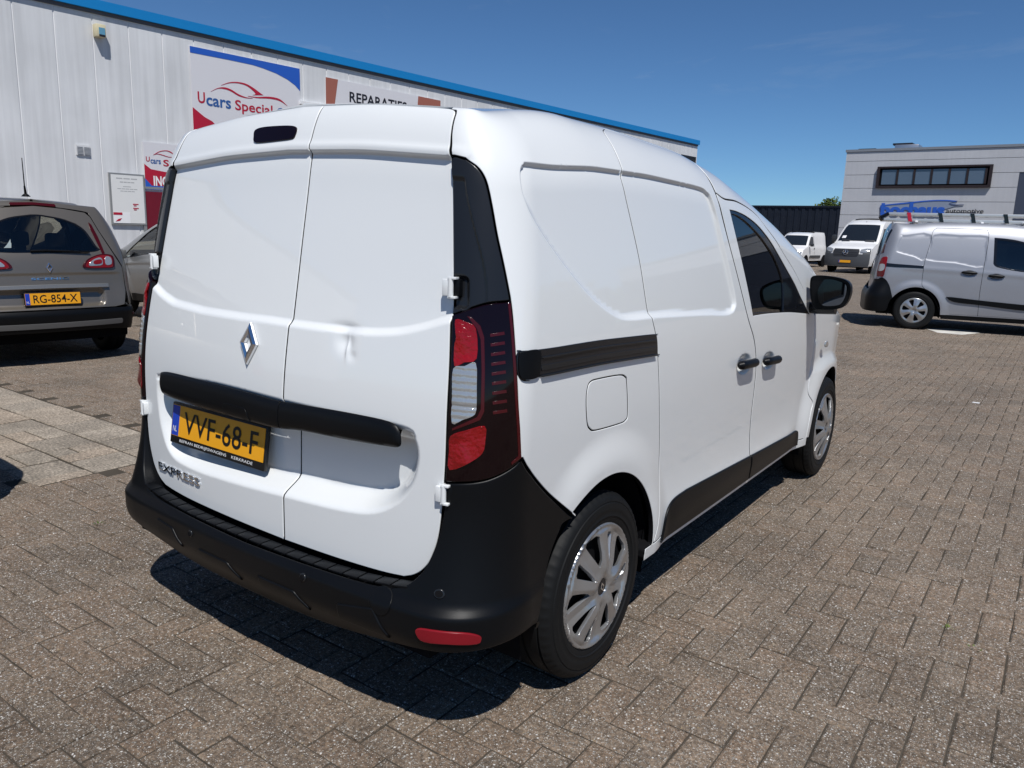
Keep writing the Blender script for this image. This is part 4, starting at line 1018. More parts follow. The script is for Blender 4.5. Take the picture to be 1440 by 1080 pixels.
def word(body, xl, xr, yl, h_px, mt, bold=.012, desc=False):
    """word whose baseline-left pixel is (xl,yl): heights in zoomed pixels"""
    (sa, za), (sb, zb) = tline([(xl, yl), (xr, yl+ (xr-xl)*.19)])
    (_, zt2), = tline([(xl, yl-h_px)])
    zb0 = (za+zb)/2; ftext('sign_text', body, sa, sb, zb0-(.28*(zt2-za) if desc else 0), zb0+(zt2-za), mt, sg1, bold=bold)
word('U', 168, 246, 716, 122, M['sign_red'], .02); word('cars', 258, 522, 742, 92, M['sign_navy'], .02)
word('Special', 565, 965, 787, 112, M['sign_red'], .016, True); word('Cars', 1005, 1230, 880, 118, M['sign_navy'], .02)
# INGANG sign and notice board
Zc = lambda pts: px_poly(zm(pts, 120, 190, 7.2))
a0, a1 = fac((200, 199)), fac((203.5, 266)); zt2, zb2 = a0[1], a1[1]; sL = (a0[0]+a1[0])/2; sR = sL+ (zt2-zb2)*1.15
sg2 = sign('entrance_sign', [(sL, zb2), (sR, zb2), (sR, zt2), (sL, zt2)], 'smaller white and red entrance sign above the dark red door')
rz = [fac(p)[1] for p in zm([(587, 290), (660, 345), (740, 368), (820, 380)], 120, 190, 7.2)]
fshape('red_field', [(sL, zb2+.10), (sR, zb2+.10), (sR, rz[3]-.02), (fac((230, 243))[0], rz[2]), (fac((211, 238))[0], rz[1]), (sL, rz[0])], M['sign_red'], sg2)
fshape('blue_foot', [(sL, zb2), (sR, zb2), (sR, zb2+.095), (sL+.16, zb2+.095), (sL, rz[0]-.35)], M['sign_blue'], sg2, off=.0475, th=.002)
il, ir = fac((214.5, 250))[0], fac((238, 255))[0]; (_, iz1), (_, iz0) = fac((215, 246)), fac((215, 258.5)); ftext('sign_text', 'INGANG', il, il+(ir-il)*2.0, iz0-.05, iz1-.02, M['ink_w'], sg2, off=.048, bold=.03)
ul, ur = fac((204, 224))[0], fac((225, 228))[0]; (_, uz1), (_, uz0) = fac((205, 220)), fac((205, 226.5)); ftext('sign_text', 'U', ul, ul+.13*(ur-ul)/.5*1., uz0-.01, uz1, M['sign_red'], sg2, bold=.02); ftext('sign_text', 'cars', ul+.30*(ur-ul), ur, uz0-.05, uz1-.06, M['sign_navy'], sg2, bold=.02)
ftext('sign_text', 'Special', ur+.06, ur+1.0, uz0-.14, uz1-.04, M['sign_red'], sg2, bold=.02)
swoosh('car_swoosh', [(680, 200), (740, 165), (810, 155), (860, 170), (885, 195)], [(680, 203), (740, 172), (810, 163), (860, 182), (885, 200)], sg2, Zc)
swoosh('car_swoosh', [(680, 198), (720, 188), (770, 198), (830, 218), (880, 222)], [(680, 202), (720, 194), (770, 206), (830, 224), (880, 226)], sg2, Zc)
b0, b1, b2, b3 = Zc([(222, 375)])[0], Zc([(585, 405)])[0], Zc([(612, 890)])[0], Zc([(265, 925)])[0]
bz1, bz0 = (b0[1]+b1[1])/2, (b2[1]+b3[1])/2; bs0, bs1 = (b0[0]+b3[0])/2, (b1[0]+b2[0])/2
nb = sign('notice_board', [(bs0, bz0), (bs1, bz0), (bs1, bz1), (bs0, bz1)], 'white framed notice board with opening hours left of the red door', M['alu_frame'], .05)
fshape('board_face', [(bs0+.04, bz0+.04), (bs1-.04, bz0+.04), (bs1-.04, bz1-.04), (bs0+.04, bz1-.04)], mat('board_white', (.72, .72, .70), .35), nb, off=.0625)
bh = bz1-bz0; bw = bs1-bs0; M['print_grey'] = mat('print_grey', (.42, .42, .42), .6)
for cz, w_, h_, nw in ((.90, .62, .022, 3), (.83, .42, .020, 4), (.745, .26, .014, 1), (.70, .58, .015, 5), (.655, .42, .015, 4)):      # illegible small print
    x_ = .5-w_/2
    for k in range(nw): fshape('print_line', [(bs0+bw*(x_+w_*k/nw), bz0+bh*(cz-h_/2)), (bs0+bw*(x_+w_*(k+.86)/nw), bz0+bh*(cz-h_/2)), (bs0+bw*(x_+w_*(k+.86)/nw), bz0+bh*(cz+h_/2)), (bs0+bw*(x_+w_*k/nw), bz0+bh*(cz+h_/2))], M['print_grey'], nb, off=.067, th=.001)
for z_, (q0, q1) in ((.40, (.62, .78)), (.37, (.64, .72)), (.32, (.62, .78)), (.29, (.64, .72))): fshape('red_mark', [(bs0+bw*q0, bz0+bh*z_), (bs0+bw*q1, bz0+bh*z_), (bs0+bw*q1, bz0+bh*(z_+.018)), (bs0+bw*q0, bz0+bh*(z_+.018))], M['sign_red'], nb, off=.067)
st_ = fshape('board_sticker', [(bs0+bw*.05, bz0+bh*.03), (bs0+bw*.52, bz0+bh*.03), (bs0+bw*.52, bz0+bh*.24), (bs0+bw*.05, bz0+bh*.24)], M['ink_w'], nb, off=.067)
fshape('sticker_band', [(bs0+bw*.05, bz0+bh*.19), (bs0+bw*.30, bz0+bh*.19), (bs0+bw*.30, bz0+bh*.238), (bs0+bw*.05, bz0+bh*.238)], M['sign_red'], nb, off=.0715)
fshape('sticker_leaf', [(bs0+bw*.10, bz0+bh*.06), (bs0+bw*.22, bz0+bh*.075), (bs0+bw*.28, bz0+bh*.125), (bs0+bw*.18, bz0+bh*.11)], M['sign_red'], nb, off=.0715)
# REPARATIES sign
Zr = lambda pts: px_poly(zm(pts, 440, 90, 7.2))
q = Zr([(120, 130), (1283, 375)]); rs0, rs1 = q[0][0], q[1][0]; rz1 = (q[0][1]+q[1][1])/2; rz0 = rz1-1.55
sg3 = sign('repair_sign', [(rs0, rz0), (rs1, rz0), (rs1, rz1), (rs0, rz1)], 'long white wall sign with brown ends and black repair lettering')
bw1 = Zr([(245, 152), (205, 412)]); fshape('brown_end', [(rs0, rz0), (bw1[1][0]-.12, rz0), (bw1[0][0], rz1), (rs0, rz1)], M['sign_brown'], sg3)
bw2 = Zr([(1058, 330), (1050, 405)]); fshape('brown_end', [(bw2[1][0]-.1, rz0), (rs1, rz0), (rs1, rz1), (bw2[0][0], rz1)], M['sign_brown'], sg3)
t0, t1 = Zr([(362, 375)])[0], Zr([(930, 410)])[0]; (_, th1), (_, th0) = Zr([(362, 268), (362, 375)]); ftext('sign_text', 'REPARATIES', t0[0], t1[0]+.05, th0-.03, th1-.03, M['sign_black'], sg3, bold=.02)

# ------------------------------------------------------------------ RIGHT BUILDING (grey horizontal panels)
M['grey_clad'] = stripes_mat('grey_cladding', (.46, .465, .485), .45, .06)
vpd = pix_dir((-740, 285)); vpd[2] = 0; vpd /= np.linalg.norm(vpd); GD = -vpd; GN = np.array([GD[1], -GD[0], 0.]);
if GN @ (CAM_POS-ground_at((1190, 378))) < 0: GN = -GN
gd = pix_dir((1190, 345)); gd[2] = 0; gd /= np.linalg.norm(gd)
G0 = CAM_POS+gd*50.; G0[2] = 0
def gac(px): p = on_plane(px, G0, GN); return float((p-G0)@GD), float(p[2])
def gpt(s, z, o=0.): return G0+GD*s+GN*o+np.array([0, 0, z])
def gbox(name, s0, s1, z0, z1, o0, o1, mt, parent=None, bevel=0):
    P0 = G0 if parent is gb_ else 0
    V = [gpt(s, z, o)-P0 for z in (z0, z1) for s, o in ((s0, o0), (s1, o0), (s1, o1), (s0, o1))]
    return MB().add(V, [(0, 3, 2, 1), (4, 5, 6, 7), (0, 1, 5, 4), (1, 2, 6, 5), (2, 3, 7, 6), (3, 0, 4, 7)]).build(name, mt, parent, bevel=bevel)
gb_ = None
gb_ = empty('office_building', tuple(G0), 0, 'grey flat-roofed office block with long framed window and blue lettering', 'building')
zs_ = [gac((1190.5, y))[1] for y in (215, 227.5, 246, 264.5, 283.5, 302)]; gz_top = np.mean([gac((1192, 214))[1], gac((1438, 203))[1]]); gs0 = gac((1191, 214))[0]; pitch_ = np.mean(-np.diff(zs_[1:]))
gs1 = gac((1434, 240))[0]
gbox('office_core', gs0+.05, 34, 0, gz_top-.25, -22, -.09, M['clad_joint'], gb_)
lv = [gz_top-.06]+[zs_[1]-k*pitch_ for k in range(9)]
for k in range(len(lv)-1):
    if lv[k] < .3: break
    gbox('wall_panel', gs0, gs1 if lv[k] < zs_[1]-pitch_*.5 else 34, max(lv[k+1], 0)+.012, lv[k]-.012, -.085, 0, M['grey_clad'], gb_)
gbox('roof_coping', gs0-.06, 34, gz_top-.055, gz_top+.08, -22, .05, mat('coping', (.25, .26, .28), .4, metal=.3), gb_)
gbox('dark_bay', gs1+.01, 34, 0, zs_[1]-pitch_*.55, -.088, -.03, mat('dark_bay', (.05, .06, .09), .4), gb_)
wa, wb = gac((1236, 237.5)), gac((1396.5, 230.5)); wc = gac((1234.5, 263.5)); 
zw1, zw0 = (wa[1]+wb[1])/2, wc[1]; fr_m = mat('window_frame_brown', (.022, .013, .013), .45)
wf = gbox('strip_window', wa[0], wb[0], zw0, zw1, .01, .05, M['gap'], gb_)
for nm, s0, s1, z0, z1 in (('frame_side', wa[0]-.04, wa[0]+.10, zw0-.06, zw1+.04), ('frame_side', wb[0]-.10, wb[0]+.04, zw0-.06, zw1+.04), ('frame_bar', wa[0]+.101, wb[0]-.101, zw1-.05, zw1+.04), ('frame_bar', wa[0]+.101, wb[0]-.101, zw0-.06, zw0+.08)):
    V = [gpt(s, z, o)-G0 for z in (z0, z1) for s, o in ((s0, 0.), (s1, 0.), (s1, .17), (s0, .17))]; MB().add(V, [(0, 3, 2, 1), (4, 5, 6, 7), (0, 1, 5, 4), (1, 2, 6, 5), (2, 3, 7, 6), (3, 0, 4, 7)]).build(nm, fr_m, wf)
npn = 6; wl = (wb[0]-wa[0]-.4)/npn; pane_m = mat('office_pane', (.085, .115, .16), .05, spec=.9)
for k in range(npn):
    s0 = wa[0]+.2+k*wl
    V = [gpt(s, z, o)-G0 for z in (zw0+.15, zw1-.14) for s, o in ((s0+.02, .06), (s0+wl-.10, .06), (s0+wl-.10, .075), (s0+.02, .075))]; MB().add(V, [(0, 3, 2, 1), (4, 5, 6, 7), (0, 1, 5, 4), (1, 2, 6, 5), (2, 3, 7, 6), (3, 0, 4, 7)]).build('pane', pane_m, wf)
    V = [gpt(s, z, o)-G0 for z in (zw0+.15, zw1-.14) for s, o in ((s0+wl-.09, .06), (s0+wl+.01, .06), (s0+wl+.01, .12), (s0+wl-.09, .12))]; MB().add(V, [(0, 3, 2, 1), (4, 5, 6, 7), (0, 1, 5, 4), (1, 2, 6, 5), (2, 3, 7, 6), (3, 0, 4, 7)]).build('mullion', fr_m, wf)
# roof units
for px, h_, w_, lb in (((1256, 207), .55, 1.3, 'tallest metal ventilation unit with dark cap on the office roof'), ((1203, 211), .30, 1.2, 'low wide metal roof unit at the corner of the office roof'), ((1234, 209), .25, .9, 'smallest metal roof unit between the two others on the office roof')):
    s_, z_ = gac(px); ru = tag(gbox('roof_unit', s_-w_/2, s_+w_/2, gz_top+.081, gz_top+.09+h_, -4.6, -3.4, M['steel'], None, .05), lb, 'roof unit', 'roof units')
    gbox('unit_cap', s_-w_*.62, s_+w_*.2, gz_top+.10+h_, gz_top+.2+h_, -4.7, -3.6, M['sign_black'], ru)
# lettering and swoosh
Zb = lambda pts: [gac(p) for p in zm(pts, 1180, 190, 5.5385)]
logo = empty('office_lettering', tuple(gpt(*Zb([(560, 600)])[0])), 0, 'blue and black company lettering with grey swoosh on office wall', 'sign')
lo0 = np.array(logo.location)
up = [tuple(p) for p in crom(Zb([(322, 560), (340, 545), (520, 525), (700, 508), (830, 505), (925, 512)]), 4)]; lo = [tuple(p) for p in crom(Zb([(322, 620), (340, 557), (520, 536), (700, 517), (830, 514), (915, 520)]), 4)]
def gstrip(name, u, l, mt, off=.012):
    V = []; F = []
    for i in range(len(u)): V += [gpt(*u[i], off+.03)-lo0, gpt(*l[i], off+.03)-lo0, gpt(*u[i], off)-lo0, gpt(*l[i], off)-lo0]
    for i in range(len(u)-1): b_ = 4*i; F += [(b_, b_+1, b_+5, b_+4), (b_+2, b_, b_+4, b_+6), (b_+1, b_+3, b_+7, b_+5)]
    return MB().add(V, F).build(name, mt, logo)
gstrip('swoosh_edge', up, lo, M['sign_blue'], .02)
fill_t = lo; fill_b = [tuple(p) for p in crom(Zb([(324, 622), (345, 622), (520, 622), (700, 622), (800, 585), (900, 555)]), 4)]
gstrip('swoosh_fill', fill_t, fill_b, mat('logo_grey', (.22, .26, .34), .4), .004)
tp = [tuple(p) for p in crom(Zb([(925, 512), (865, 530), (900, 540), (975, 540)]), 4)]; tb_ = [tuple(p) for p in crom(Zb([(915, 520), (858, 532), (890, 548), (970, 544)]), 4)]; gstrip('swoosh_tail', tp, tb_, mat('logo_dark', (.05, .07, .16), .4), .02)
def gtext(body, L_, R_, z0, z1, mt, bold): 
    o = text_on('wall_lettering', body, 1., mt, logo, gpt((L_+R_)/2, (z0+z1)/2, .05)-lo0, GD, (0, 0, 1), width=R_-L_, fit_h=z1-z0, lift=.004, bold=bold, extrude=.01); return o
pl_, pr_ = Zb([(322, 622)])[0], Zb([(822, 605)])[0]; zt3 = Zb([(560, 548)])[0][1]; gtext('bochaus', pl_[0], pr_[0], (pl_[1]+pr_[1])/2-.12, zt3+.12, M['sign_blue'], .05)
pl_, pr_ = Zb([(832, 606)])[0], Zb([(1125, 606)])[0]; zt3 = Zb([(980, 578)])[0][1]; gtext('automotive', pl_[0], pr_[0], pl_[1], zt3+.02, M['sign_black'], .012)

# ------------------------------------------------------------------ dark corrugated wall, verge, trees
M['navy_sheet'] = mat('navy_steel_sheet', (.012, .016, .026), .45, spec=.4, var=.2)
wd_ = pix_dir((1120, 345)); wd_[2] = 0; wd_ /= np.linalg.norm(wd_); C0 = CAM_POS+wd_*62; C0[2] = 0
CDv = GD; CN = GN
def cpt(s, z, o=0.): return C0+CDv*s+CN*o+np.array([0, 0, z])
def cac(px): p = on_plane(px, C0, CN); return float((p-C0)@CDv), float(p[2])
cz = cac((1120, 291.5))[1]; 
cw = empty('sheet_steel_wall', tuple(C0), 0, 'dark navy corrugated steel wall behind the parked white vans', 'wall')
sc0, sc1 = -30., 30.
for k in range(60):
    s0 = sc0+k*1.0; V = []; F = []; prof = [(0, 0), (.10, 0), (.14, .05), (.36, .05), (.40, 0), (.60, 0), (.64, .05), (.86, .05), (.90, 0), (.995, 0)]
    for z in (.9, cz):
        for s, o_ in prof: V.append(cpt(s0+s, z, o_)-C0)
    n = len(prof)
    for i in range(n-1): F.append((i, i+1, n+i+1, n+i))
    MB().add(V, F).build('steel_sheet', M['navy_sheet'], cw)
V = [cpt(s, z, o)-C0 for z in (0, cz-.02) for s, o in ((sc0, -.4), (sc1, -.4), (sc1, -.03), (sc0, -.03))]; MB().add(V, [(0, 3, 2, 1), (4, 5, 6, 7), (0, 1, 5, 4), (1, 2, 6, 5), (2, 3, 7, 6), (3, 0, 4, 7)]).build('wall_base', M['gap'], cw)
V = [cpt(s, z, o)-C0 for z in (cz, cz+.12) for s, o in ((sc0, -.45), (sc1, -.45), (sc1, .10), (sc0, .10))]; MB().add(V, [(0, 3, 2, 1), (4, 5, 6, 7), (0, 1, 5, 4), (1, 2, 6, 5), (2, 3, 7, 6), (3, 0, 4, 7)]).build('wall_coping', M['navy_sheet'], cw)
def leaf_mat(name, c):
    mt = mat(name, c, .6, spec=.3); N, L = nodes_of(mt); b = N['Principled BSDF']; g = N.new('ShaderNodeNewGeometry'); nz = N.new('ShaderNodeTexNoise'); nz.inputs['Scale'].default_value = 2.5; L.new(g.outputs['Position'], nz.inputs[0])
    r = N.new('ShaderNodeValToRGB'); r.color_ramp.elements[0].position = .35; r.color_ramp.elements[1].position = .68; r.color_ramp.elements[0].color = (c[0]*.55, c[1]*.6, c[2]*.6, 1); r.color_ramp.elements[1].color = (c[0]*1.5, c[1]*1.35, c[2]*1.1, 1)
    L.new(nz.outputs[0], r.inputs[0]); L.new(r.outputs[0], b.inputs['Base Color']); b.inputs['Subsurface Weight'].default_value = 0; return mt
M['leaf'] = leaf_mat('leaf_green', (.075, .115, .022)); M['leaf_d'] = leaf_mat('leaf_dark', (.035, .07, .018)); M['bark'] = mat('bark', (.09, .07, .05), .9, var=.3)
def tree(loc, h, r, label, group=None, nleaf=2600, mt='leaf', seed=1, th=.35, ls=.16):
    rg = np.random.default_rng(seed); t = empty('broadleaf_tree', loc, 0, label, 'tree', group)
    mb = MB().tube([(0, 0, -.05), (.05, 0, h*.3), (0, .08, h*.55), (.05, 0, h*.8)], [.16, .13, .09, .03], 8)
    for k in range(7):
        an = k*2.4; z0 = h*(.28+.06*k); mb.tube([(0, 0, z0), (math.cos(an)*r*.4, math.sin(an)*r*.4, z0+h*.1), (math.cos(an)*r*.75, math.sin(an)*r*.75, z0+h*.2)], [.06, .04, .015], 6)
    mb.build('trunk', M['bark'], t, smooth=True)
    cl = []; 
    for k in range(26):
        u = rg.normal(size=3); u /= np.linalg.norm(u); q = rg.uniform(.35, 1.)**.6
        cl.append((u*np.array([r, r, h*(1-th)/2])*q*.82+np.array([0, 0, h*(th+(1-th)/2)]), r*rg.uniform(.26, .46)))
    n = nleaf; V = np.zeros((n*4, 3)); F = []
    for i in range(n):
        c, cr = cl[rg.integers(len(cl))]; d = rg.normal(size=3); d /= np.linalg.norm(d); p = c+d*cr*rg.uniform(.55, 1.05)
        a = rg.normal(size=3); a /= np.linalg.norm(a); b = np.cross(a, d+rg.normal(size=3)*.5); b /= np.linalg.norm(b)+1e-9; s = ls*rg.uniform(.6, 1.3)
        V[4*i:4*i+4] = [p-a*s, p+b*s*.5, p+a*s, p-b*s*.5]; F.append((4*i, 4*i+1, 4*i+2, 4*i+3))
    link('crown', mesh_np('crown', V, F, smooth=False), M[mt], t); return t
def tree_at(px, dist, z_top, r, **k):
    d = pix_dir((px, 345)); d[2] = 0; d /= np.linalg.norm(d); p = CAM_POS+d*dist; return tree((p[0], p[1], 0), z_top, r, **k)
zt4 = lambda px, dist: CAM_POS[2]+dist*pix_dir(px)[2]/np.linalg.norm(pix_dir(px)[:2])
tree_at(1168, 70, zt4((1168, 279), 70), 1.6, label='leafy green tree top showing over the dark wall beside the office', seed=4, nleaf=3000, ls=.12)
tree_at(1150, 74, zt4((1150, 284), 74), 1.4, label='small pale green bush top at the left of the taller tree over the wall', seed=9, ls=.14)
tree_at(1186, 69, zt4((1186, 283), 69), 1.4, label='green tree top half hidden by the corner of the office', seed=12, ls=.14)
# verge grass under the wall
gv = []; gf = []; rg = np.random.default_rng(5)
for i in range(9000):
    s = rg.uniform(-14, 8); o_ = rg.uniform(.3, 1.6); p = cpt(s, 0, o_)-np.array([0, 0, .03]); a = rg.uniform(0, 6.28); h = rg.uniform(.15, .5)*(1.6 if rg.random() < .1 else 1); w = .05
    q = len(gv); gv += [p+np.array([math.cos(a)*w, math.sin(a)*w, 0]), p-np.array([math.cos(a)*w, math.sin(a)*w, 0]), p+np.array([rg.normal()*.1, rg.normal()*.1, h])]; gf.append((q, q+1, q+2))
tag(link('verge_grass', mesh_np('verge_grass', np.array(gv), gf, smooth=False), M['leaf']), 'rough grass verge growing along the foot of the wall', 'grass', kind='stuff')
# hedge of trees across the yard, seen mirrored in the van's side and windows
for k in range(10):
    tree((26+rg.uniform(-2, 2), 12+k*9.2+rg.uniform(-1, 1), 0), rg.uniform(4.6, 6.6), rg.uniform(4.6, 5.6), 'dense dark green tree in the row across the yard', 'trees across the yard', nleaf=1600, mt='leaf', seed=30+k, th=.08, ls=.42)
# ------------------------------------------------------------------ OTHER VEHICLES
def flake(name, col, rough=.3): return mat(name, col, rough, metal=.5, coat=.6, coat_rough=.05, var=.03)
M['silver'] = flake('silver_paint', (.31, .32, .35), .46); M['bronze'] = flake('bronze_grey_paint', (.175, .155, .130)); M['grey_paint'] = flake('grey_paint', (.25, .25, .245))
M['tailgate_trim'] = mat('tailgate_trim', (.30, .29, .27), .3, metal=.6)  # warm grey metal, lighter than the body paint, for the tailgate strip
M['seat'] = mat('dark_seat', (.012, .014, .018), .8)
M['glass_g'] = glass_mat('green_tint_glass', (.80, .92, .88), .04); M['glass_bk'] = glass_mat('privacy_glass', (.06, .08, .085), .05)
def world_fn(fn, T):
    R = np.array(T.to_3x3()); t = np.array(T.translation)
    return lambda a, b: fn(a, b) @ R.T + t
def placed(root, T): root.matrix_world = T; return T
def roof_rings(fn, a_end, BE_, parent, parts, crown, nu=25, a0=.02):
    """roof, screen and bonnet spanned between the two upper edges; parts = [(name, y0, y1, material)]"""
    ra = np.concatenate([np.linspace(a0, .70, 14), np.linspace(.72, .94, 10), np.linspace(.97, a_end, 90)]); rp = fn(ra, np.full(len(ra), BE_-1e-4)); us = np.linspace(-1, 1, nu)
    for nm, y0, y1, mt in parts:
        rows = [i for i in range(len(ra)) if y0-.03 <= rp[i, 1] <= y1+.03]; V = []; F = []
        for i in rows:
            x, y, z = rp[i]; c = crown(y)
            for u in us: V.append((x*u, y, z+c*(1-u*u)))
        for k in range(len(rows)-1):
            for j in range(nu-1): F.append((k*nu+j, k*nu+j+1, (k+1)*nu+j+1, (k+1)*nu+j))
        link(nm, mesh_np(nm, V, F), mt, parent)
def simple_wheel(parent, x, y, R, rim_r, w, sx, spokes, mt, spin=0., slot=(.35, .86), name='wheel'):
    tv, tf = make_tyre(R, rim_r, w); tv = np.array(tv); tv[:, 0] -= w/2
    wh = MB().add(tv.tolist(), tf).build(name, M['rubber'], parent, smooth=True)
    def fn(a, b):
        r = np.hypot(a, b); th = np.arctan2(b, a); tri = np.abs(((th*spokes/math.pi) % 2)-1); q = sstep(.25*rim_r, .4*rim_r, r)*(1-sstep(.84*rim_r, .93*rim_r, r))
        h = .004+.010*sstep(0, .3*rim_r, r)-.018*sstep(.35*rim_r, .9*rim_r, r)+q*.012*(tri-.5)-.008*(1-sstep(.13*rim_r, .15*rim_r, r))-.03*sstep(.985*rim_r, 1.06*rim_r, r)
        return np.stack([h, a, b], -1)
    sl = []
    for k in range(spokes):
        t0 = 2*math.pi*(k+.5)/spokes; wd = .52*math.pi/spokes
        r0, r1 = slot[0]*rim_r, slot[1]*rim_r
        sl.append(np.array([(r*math.cos(t0+q), r*math.sin(t0+q)) for r, q in ((r0, -.25*wd), (r0*1.4, -.6*wd), (r1*.93, -.85*wd), (r1, -.55*wd), (r1, .55*wd), (r1*.93, .85*wd), (r0*1.4, .6*wd), (r0, .25*wd))]))
    patch('wheel_cover', fn, ring(0, 0, rim_r*1.01, 60), mt, wh, holes=sl, step=.012, rim=.012, er=.001, bstep=.012)
    MB().tube([(-.03, 0, 0), (-.028, 0, 0)], rim_r*.98, 30).build('wheel_disc', M['gap'], wh)
    wh.location = (sx*x, y, R); wh.rotation_euler = (spin, 0, 0 if sx > 0 else math.pi); return wh
def clone_wheel(w, parent, x, y, R, sx, spin): c = copy_tree(w, parent); c.location = (sx*x, y, R); c.rotation_euler = (spin, 0, 0 if sx > 0 else math.pi); return c
def well(parent, yc, sx, R, xo, xi=.5):
    V = []; F = []; n = 18
    for k in range(n+1):
        t = math.radians(-15+210*k/n)
        for x in (xo, xi): V.append((sx*x, yc+R*math.cos(t), .31+R*math.sin(t)))
    for k in range(n): F.append((2*k, 2*k+1, 2*k+3, 2*k+2))
    c = len(V); V.append((sx*xi, yc, .31)); F += [(2*k+1, c, 2*k+3) for k in range(n)]
    MB().add(V, F).build('wheel_well', M['gap'], parent)
C1 = lambda p, s=.05: Curve(p, s)

# ---- silver van with ladder rack
fs_ = make_shell(C1([(.2, .70), (.8, .70), (1.1, .68), (1.4, .63), (1.75, .56)]), C1([(.2, -.70), (.5, -.70), (.75, -.68), (.95, -.66), (1.1, -.64), (1.4, -.575), (1.65, -.51), (1.8, -.47)]), C1([(.2, .04), (1.8, .03)]),
                 C1([(.2, .84), (.35, .862), (.55, .872), (.8, .878), (.95, .876), (1.05, .868), (1.2, .843), (1.4, .80), (1.6, .75), (1.75, .715)]),
                 C1([(0, 1.74), (.7, 1.715), (1.0, 1.70), (1.5, 1.735), (2.0, 1.745), (2.6, 1.735), (3.0, 1.70), (3.4, 1.60), (3.8, 1.44), (4.1, 1.29), (4.4, 1.12), (4.7, 1.03), (4.95, .92)]),
                 C1([(-1, 0), (2.0, 0), (2.6, .02), (2.9, .08), (3.1, .20), (3.25, .40)]), 1.48, 1.80, 1.745, INS=.12, INSR=.05, yb0=-.47)
FSC = 1.03; FANG = math.radians(13)
d_ = pix_dir((1284.5, 438)); Q = CAM_POS+d_*13.1
FT = Matrix.Translation((Q[0], Q[1], 0)) @ Matrix.Rotation(FANG-math.pi/2, 4, 'Z') @ Matrix.Scale(FSC, 4) @ Matrix.Translation((-.872, 0, 0))
ford = empty('delivery_van', label='silver delivery van with aluminium ladder on roof bars and black bumper', cat='van'); placed(ford, FT)
FW = tracer(world_fn(fs_, FT), (.3, 4.0), (.2, 1.79), 200, 80); FZ = lambda pts: FW(zm(pts, 1210, 290, 5.683))
def f_disp(a, b):
    s = np.abs(a); d = np.zeros(len(a)); P = np.stack([s, b], 1)
    for lp in F_blank: d -= .006*sstep(-.010, .024, sdist(P, lp))
    r = np.hypot(s-(.94+.47), b-.31); d += .022*sstep(.52, .40, r)*sstep(1.0, 1.2, s)
    d += .005*np.exp(-((b-(1.0-.035*(s-1.5)))/.04)**2)*sstep(1.0, 1.3, s)
    for ca, cb in F_hand: r = np.hypot((s-ca)/.12, (b-cb)/.05); d -= .02*(1-sstep(.35, 1, r))
    return d
F_blank = [np.array(crom(FZ(p), 3, True)) for p in ([(330, 240), (350, 233), (566, 231), (516, 428), (430, 405), (303, 370), (287, 350), (300, 300)], [(584, 233), (800, 235), (1012, 242), (1008, 300), (985, 485), (760, 455), (528, 430), (545, 370)])]
hc = FZ([(870, 538), (1086, 566)]); F_hand = [tuple(h) for h in hc]
ff = offset_fn(fs_, f_disp)
arF = arc((1.41, .31), .385, 4, 150, 24)
f_rear = [(.70, 1.70), (.715, 1.55), (.735, 1.35), (.755, 1.2)]
tail = FZ([(176, 410), (214, 404), (213, 440), (200, 500), (184, 560), (150, 560), (132, 556), (140, 500), (158, 440)])
tail_lp = np.array(crom(tail, 3, True))
bmp = FZ([(182, 570), (230, 630), (300, 680)])
body_f = outline([(.60, 1.78), (3.6, 1.79)], [(3.6, 1.79), (3.75, 1.20)], [(3.75, 1.20), (3.80, .35)], [(3.80, .35), (3.78, .27)], [(3.78, .27), (1.80, .27)], [(1.80, .27)]+arF, [arF[-1], tuple(bmp[1]), tuple(bmp[0])], [tuple(bmp[0]), (.80, .80), (.60, .80)], [(.60, .80), (.60, 1.78)])
wl_ = FZ([(1072, 252), (1180, 262), (1300, 285)]).tolist(); w2 = FZ([(1062, 460), (1075, 478), (1115, 495), (1300, 528)]).tolist()
fwin = outline(wl_+[(3.42, wl_[-1][1]-.10), (3.60, 1.42)], [(3.60, 1.42), (3.66, w2[-1][1]-.04)], [(3.66, w2[-1][1]-.04)]+w2[::-1], [w2[0], wl_[0]])
fex = np.concatenate([feat_pts(l, (-.014, -.007, 0, .007), .02) for l in F_blank]+[np.array([(ca+.13*u, cb+.06*v) for ca, cb in F_hand for u in np.linspace(-1, 1, 16) for v in np.linspace(-1, 1, 9)])])
def seam(parent, pts, mir=False, w=.0055, fn=ff, nm='door_seam', mt='gap', off=.0012):
    P = np.array(crom(pts, 6)); t = np.gradient(P, axis=0); t /= np.linalg.norm(t, axis=1)[:, None]; n = np.stack([t[:, 1], -t[:, 0]], 1)*w/2
    lp = np.concatenate([P+n, (P-n)[::-1]]); return patch(nm, fn, lp, M[mt], parent, step=.05, off=off, rim=0, mirror=mir)
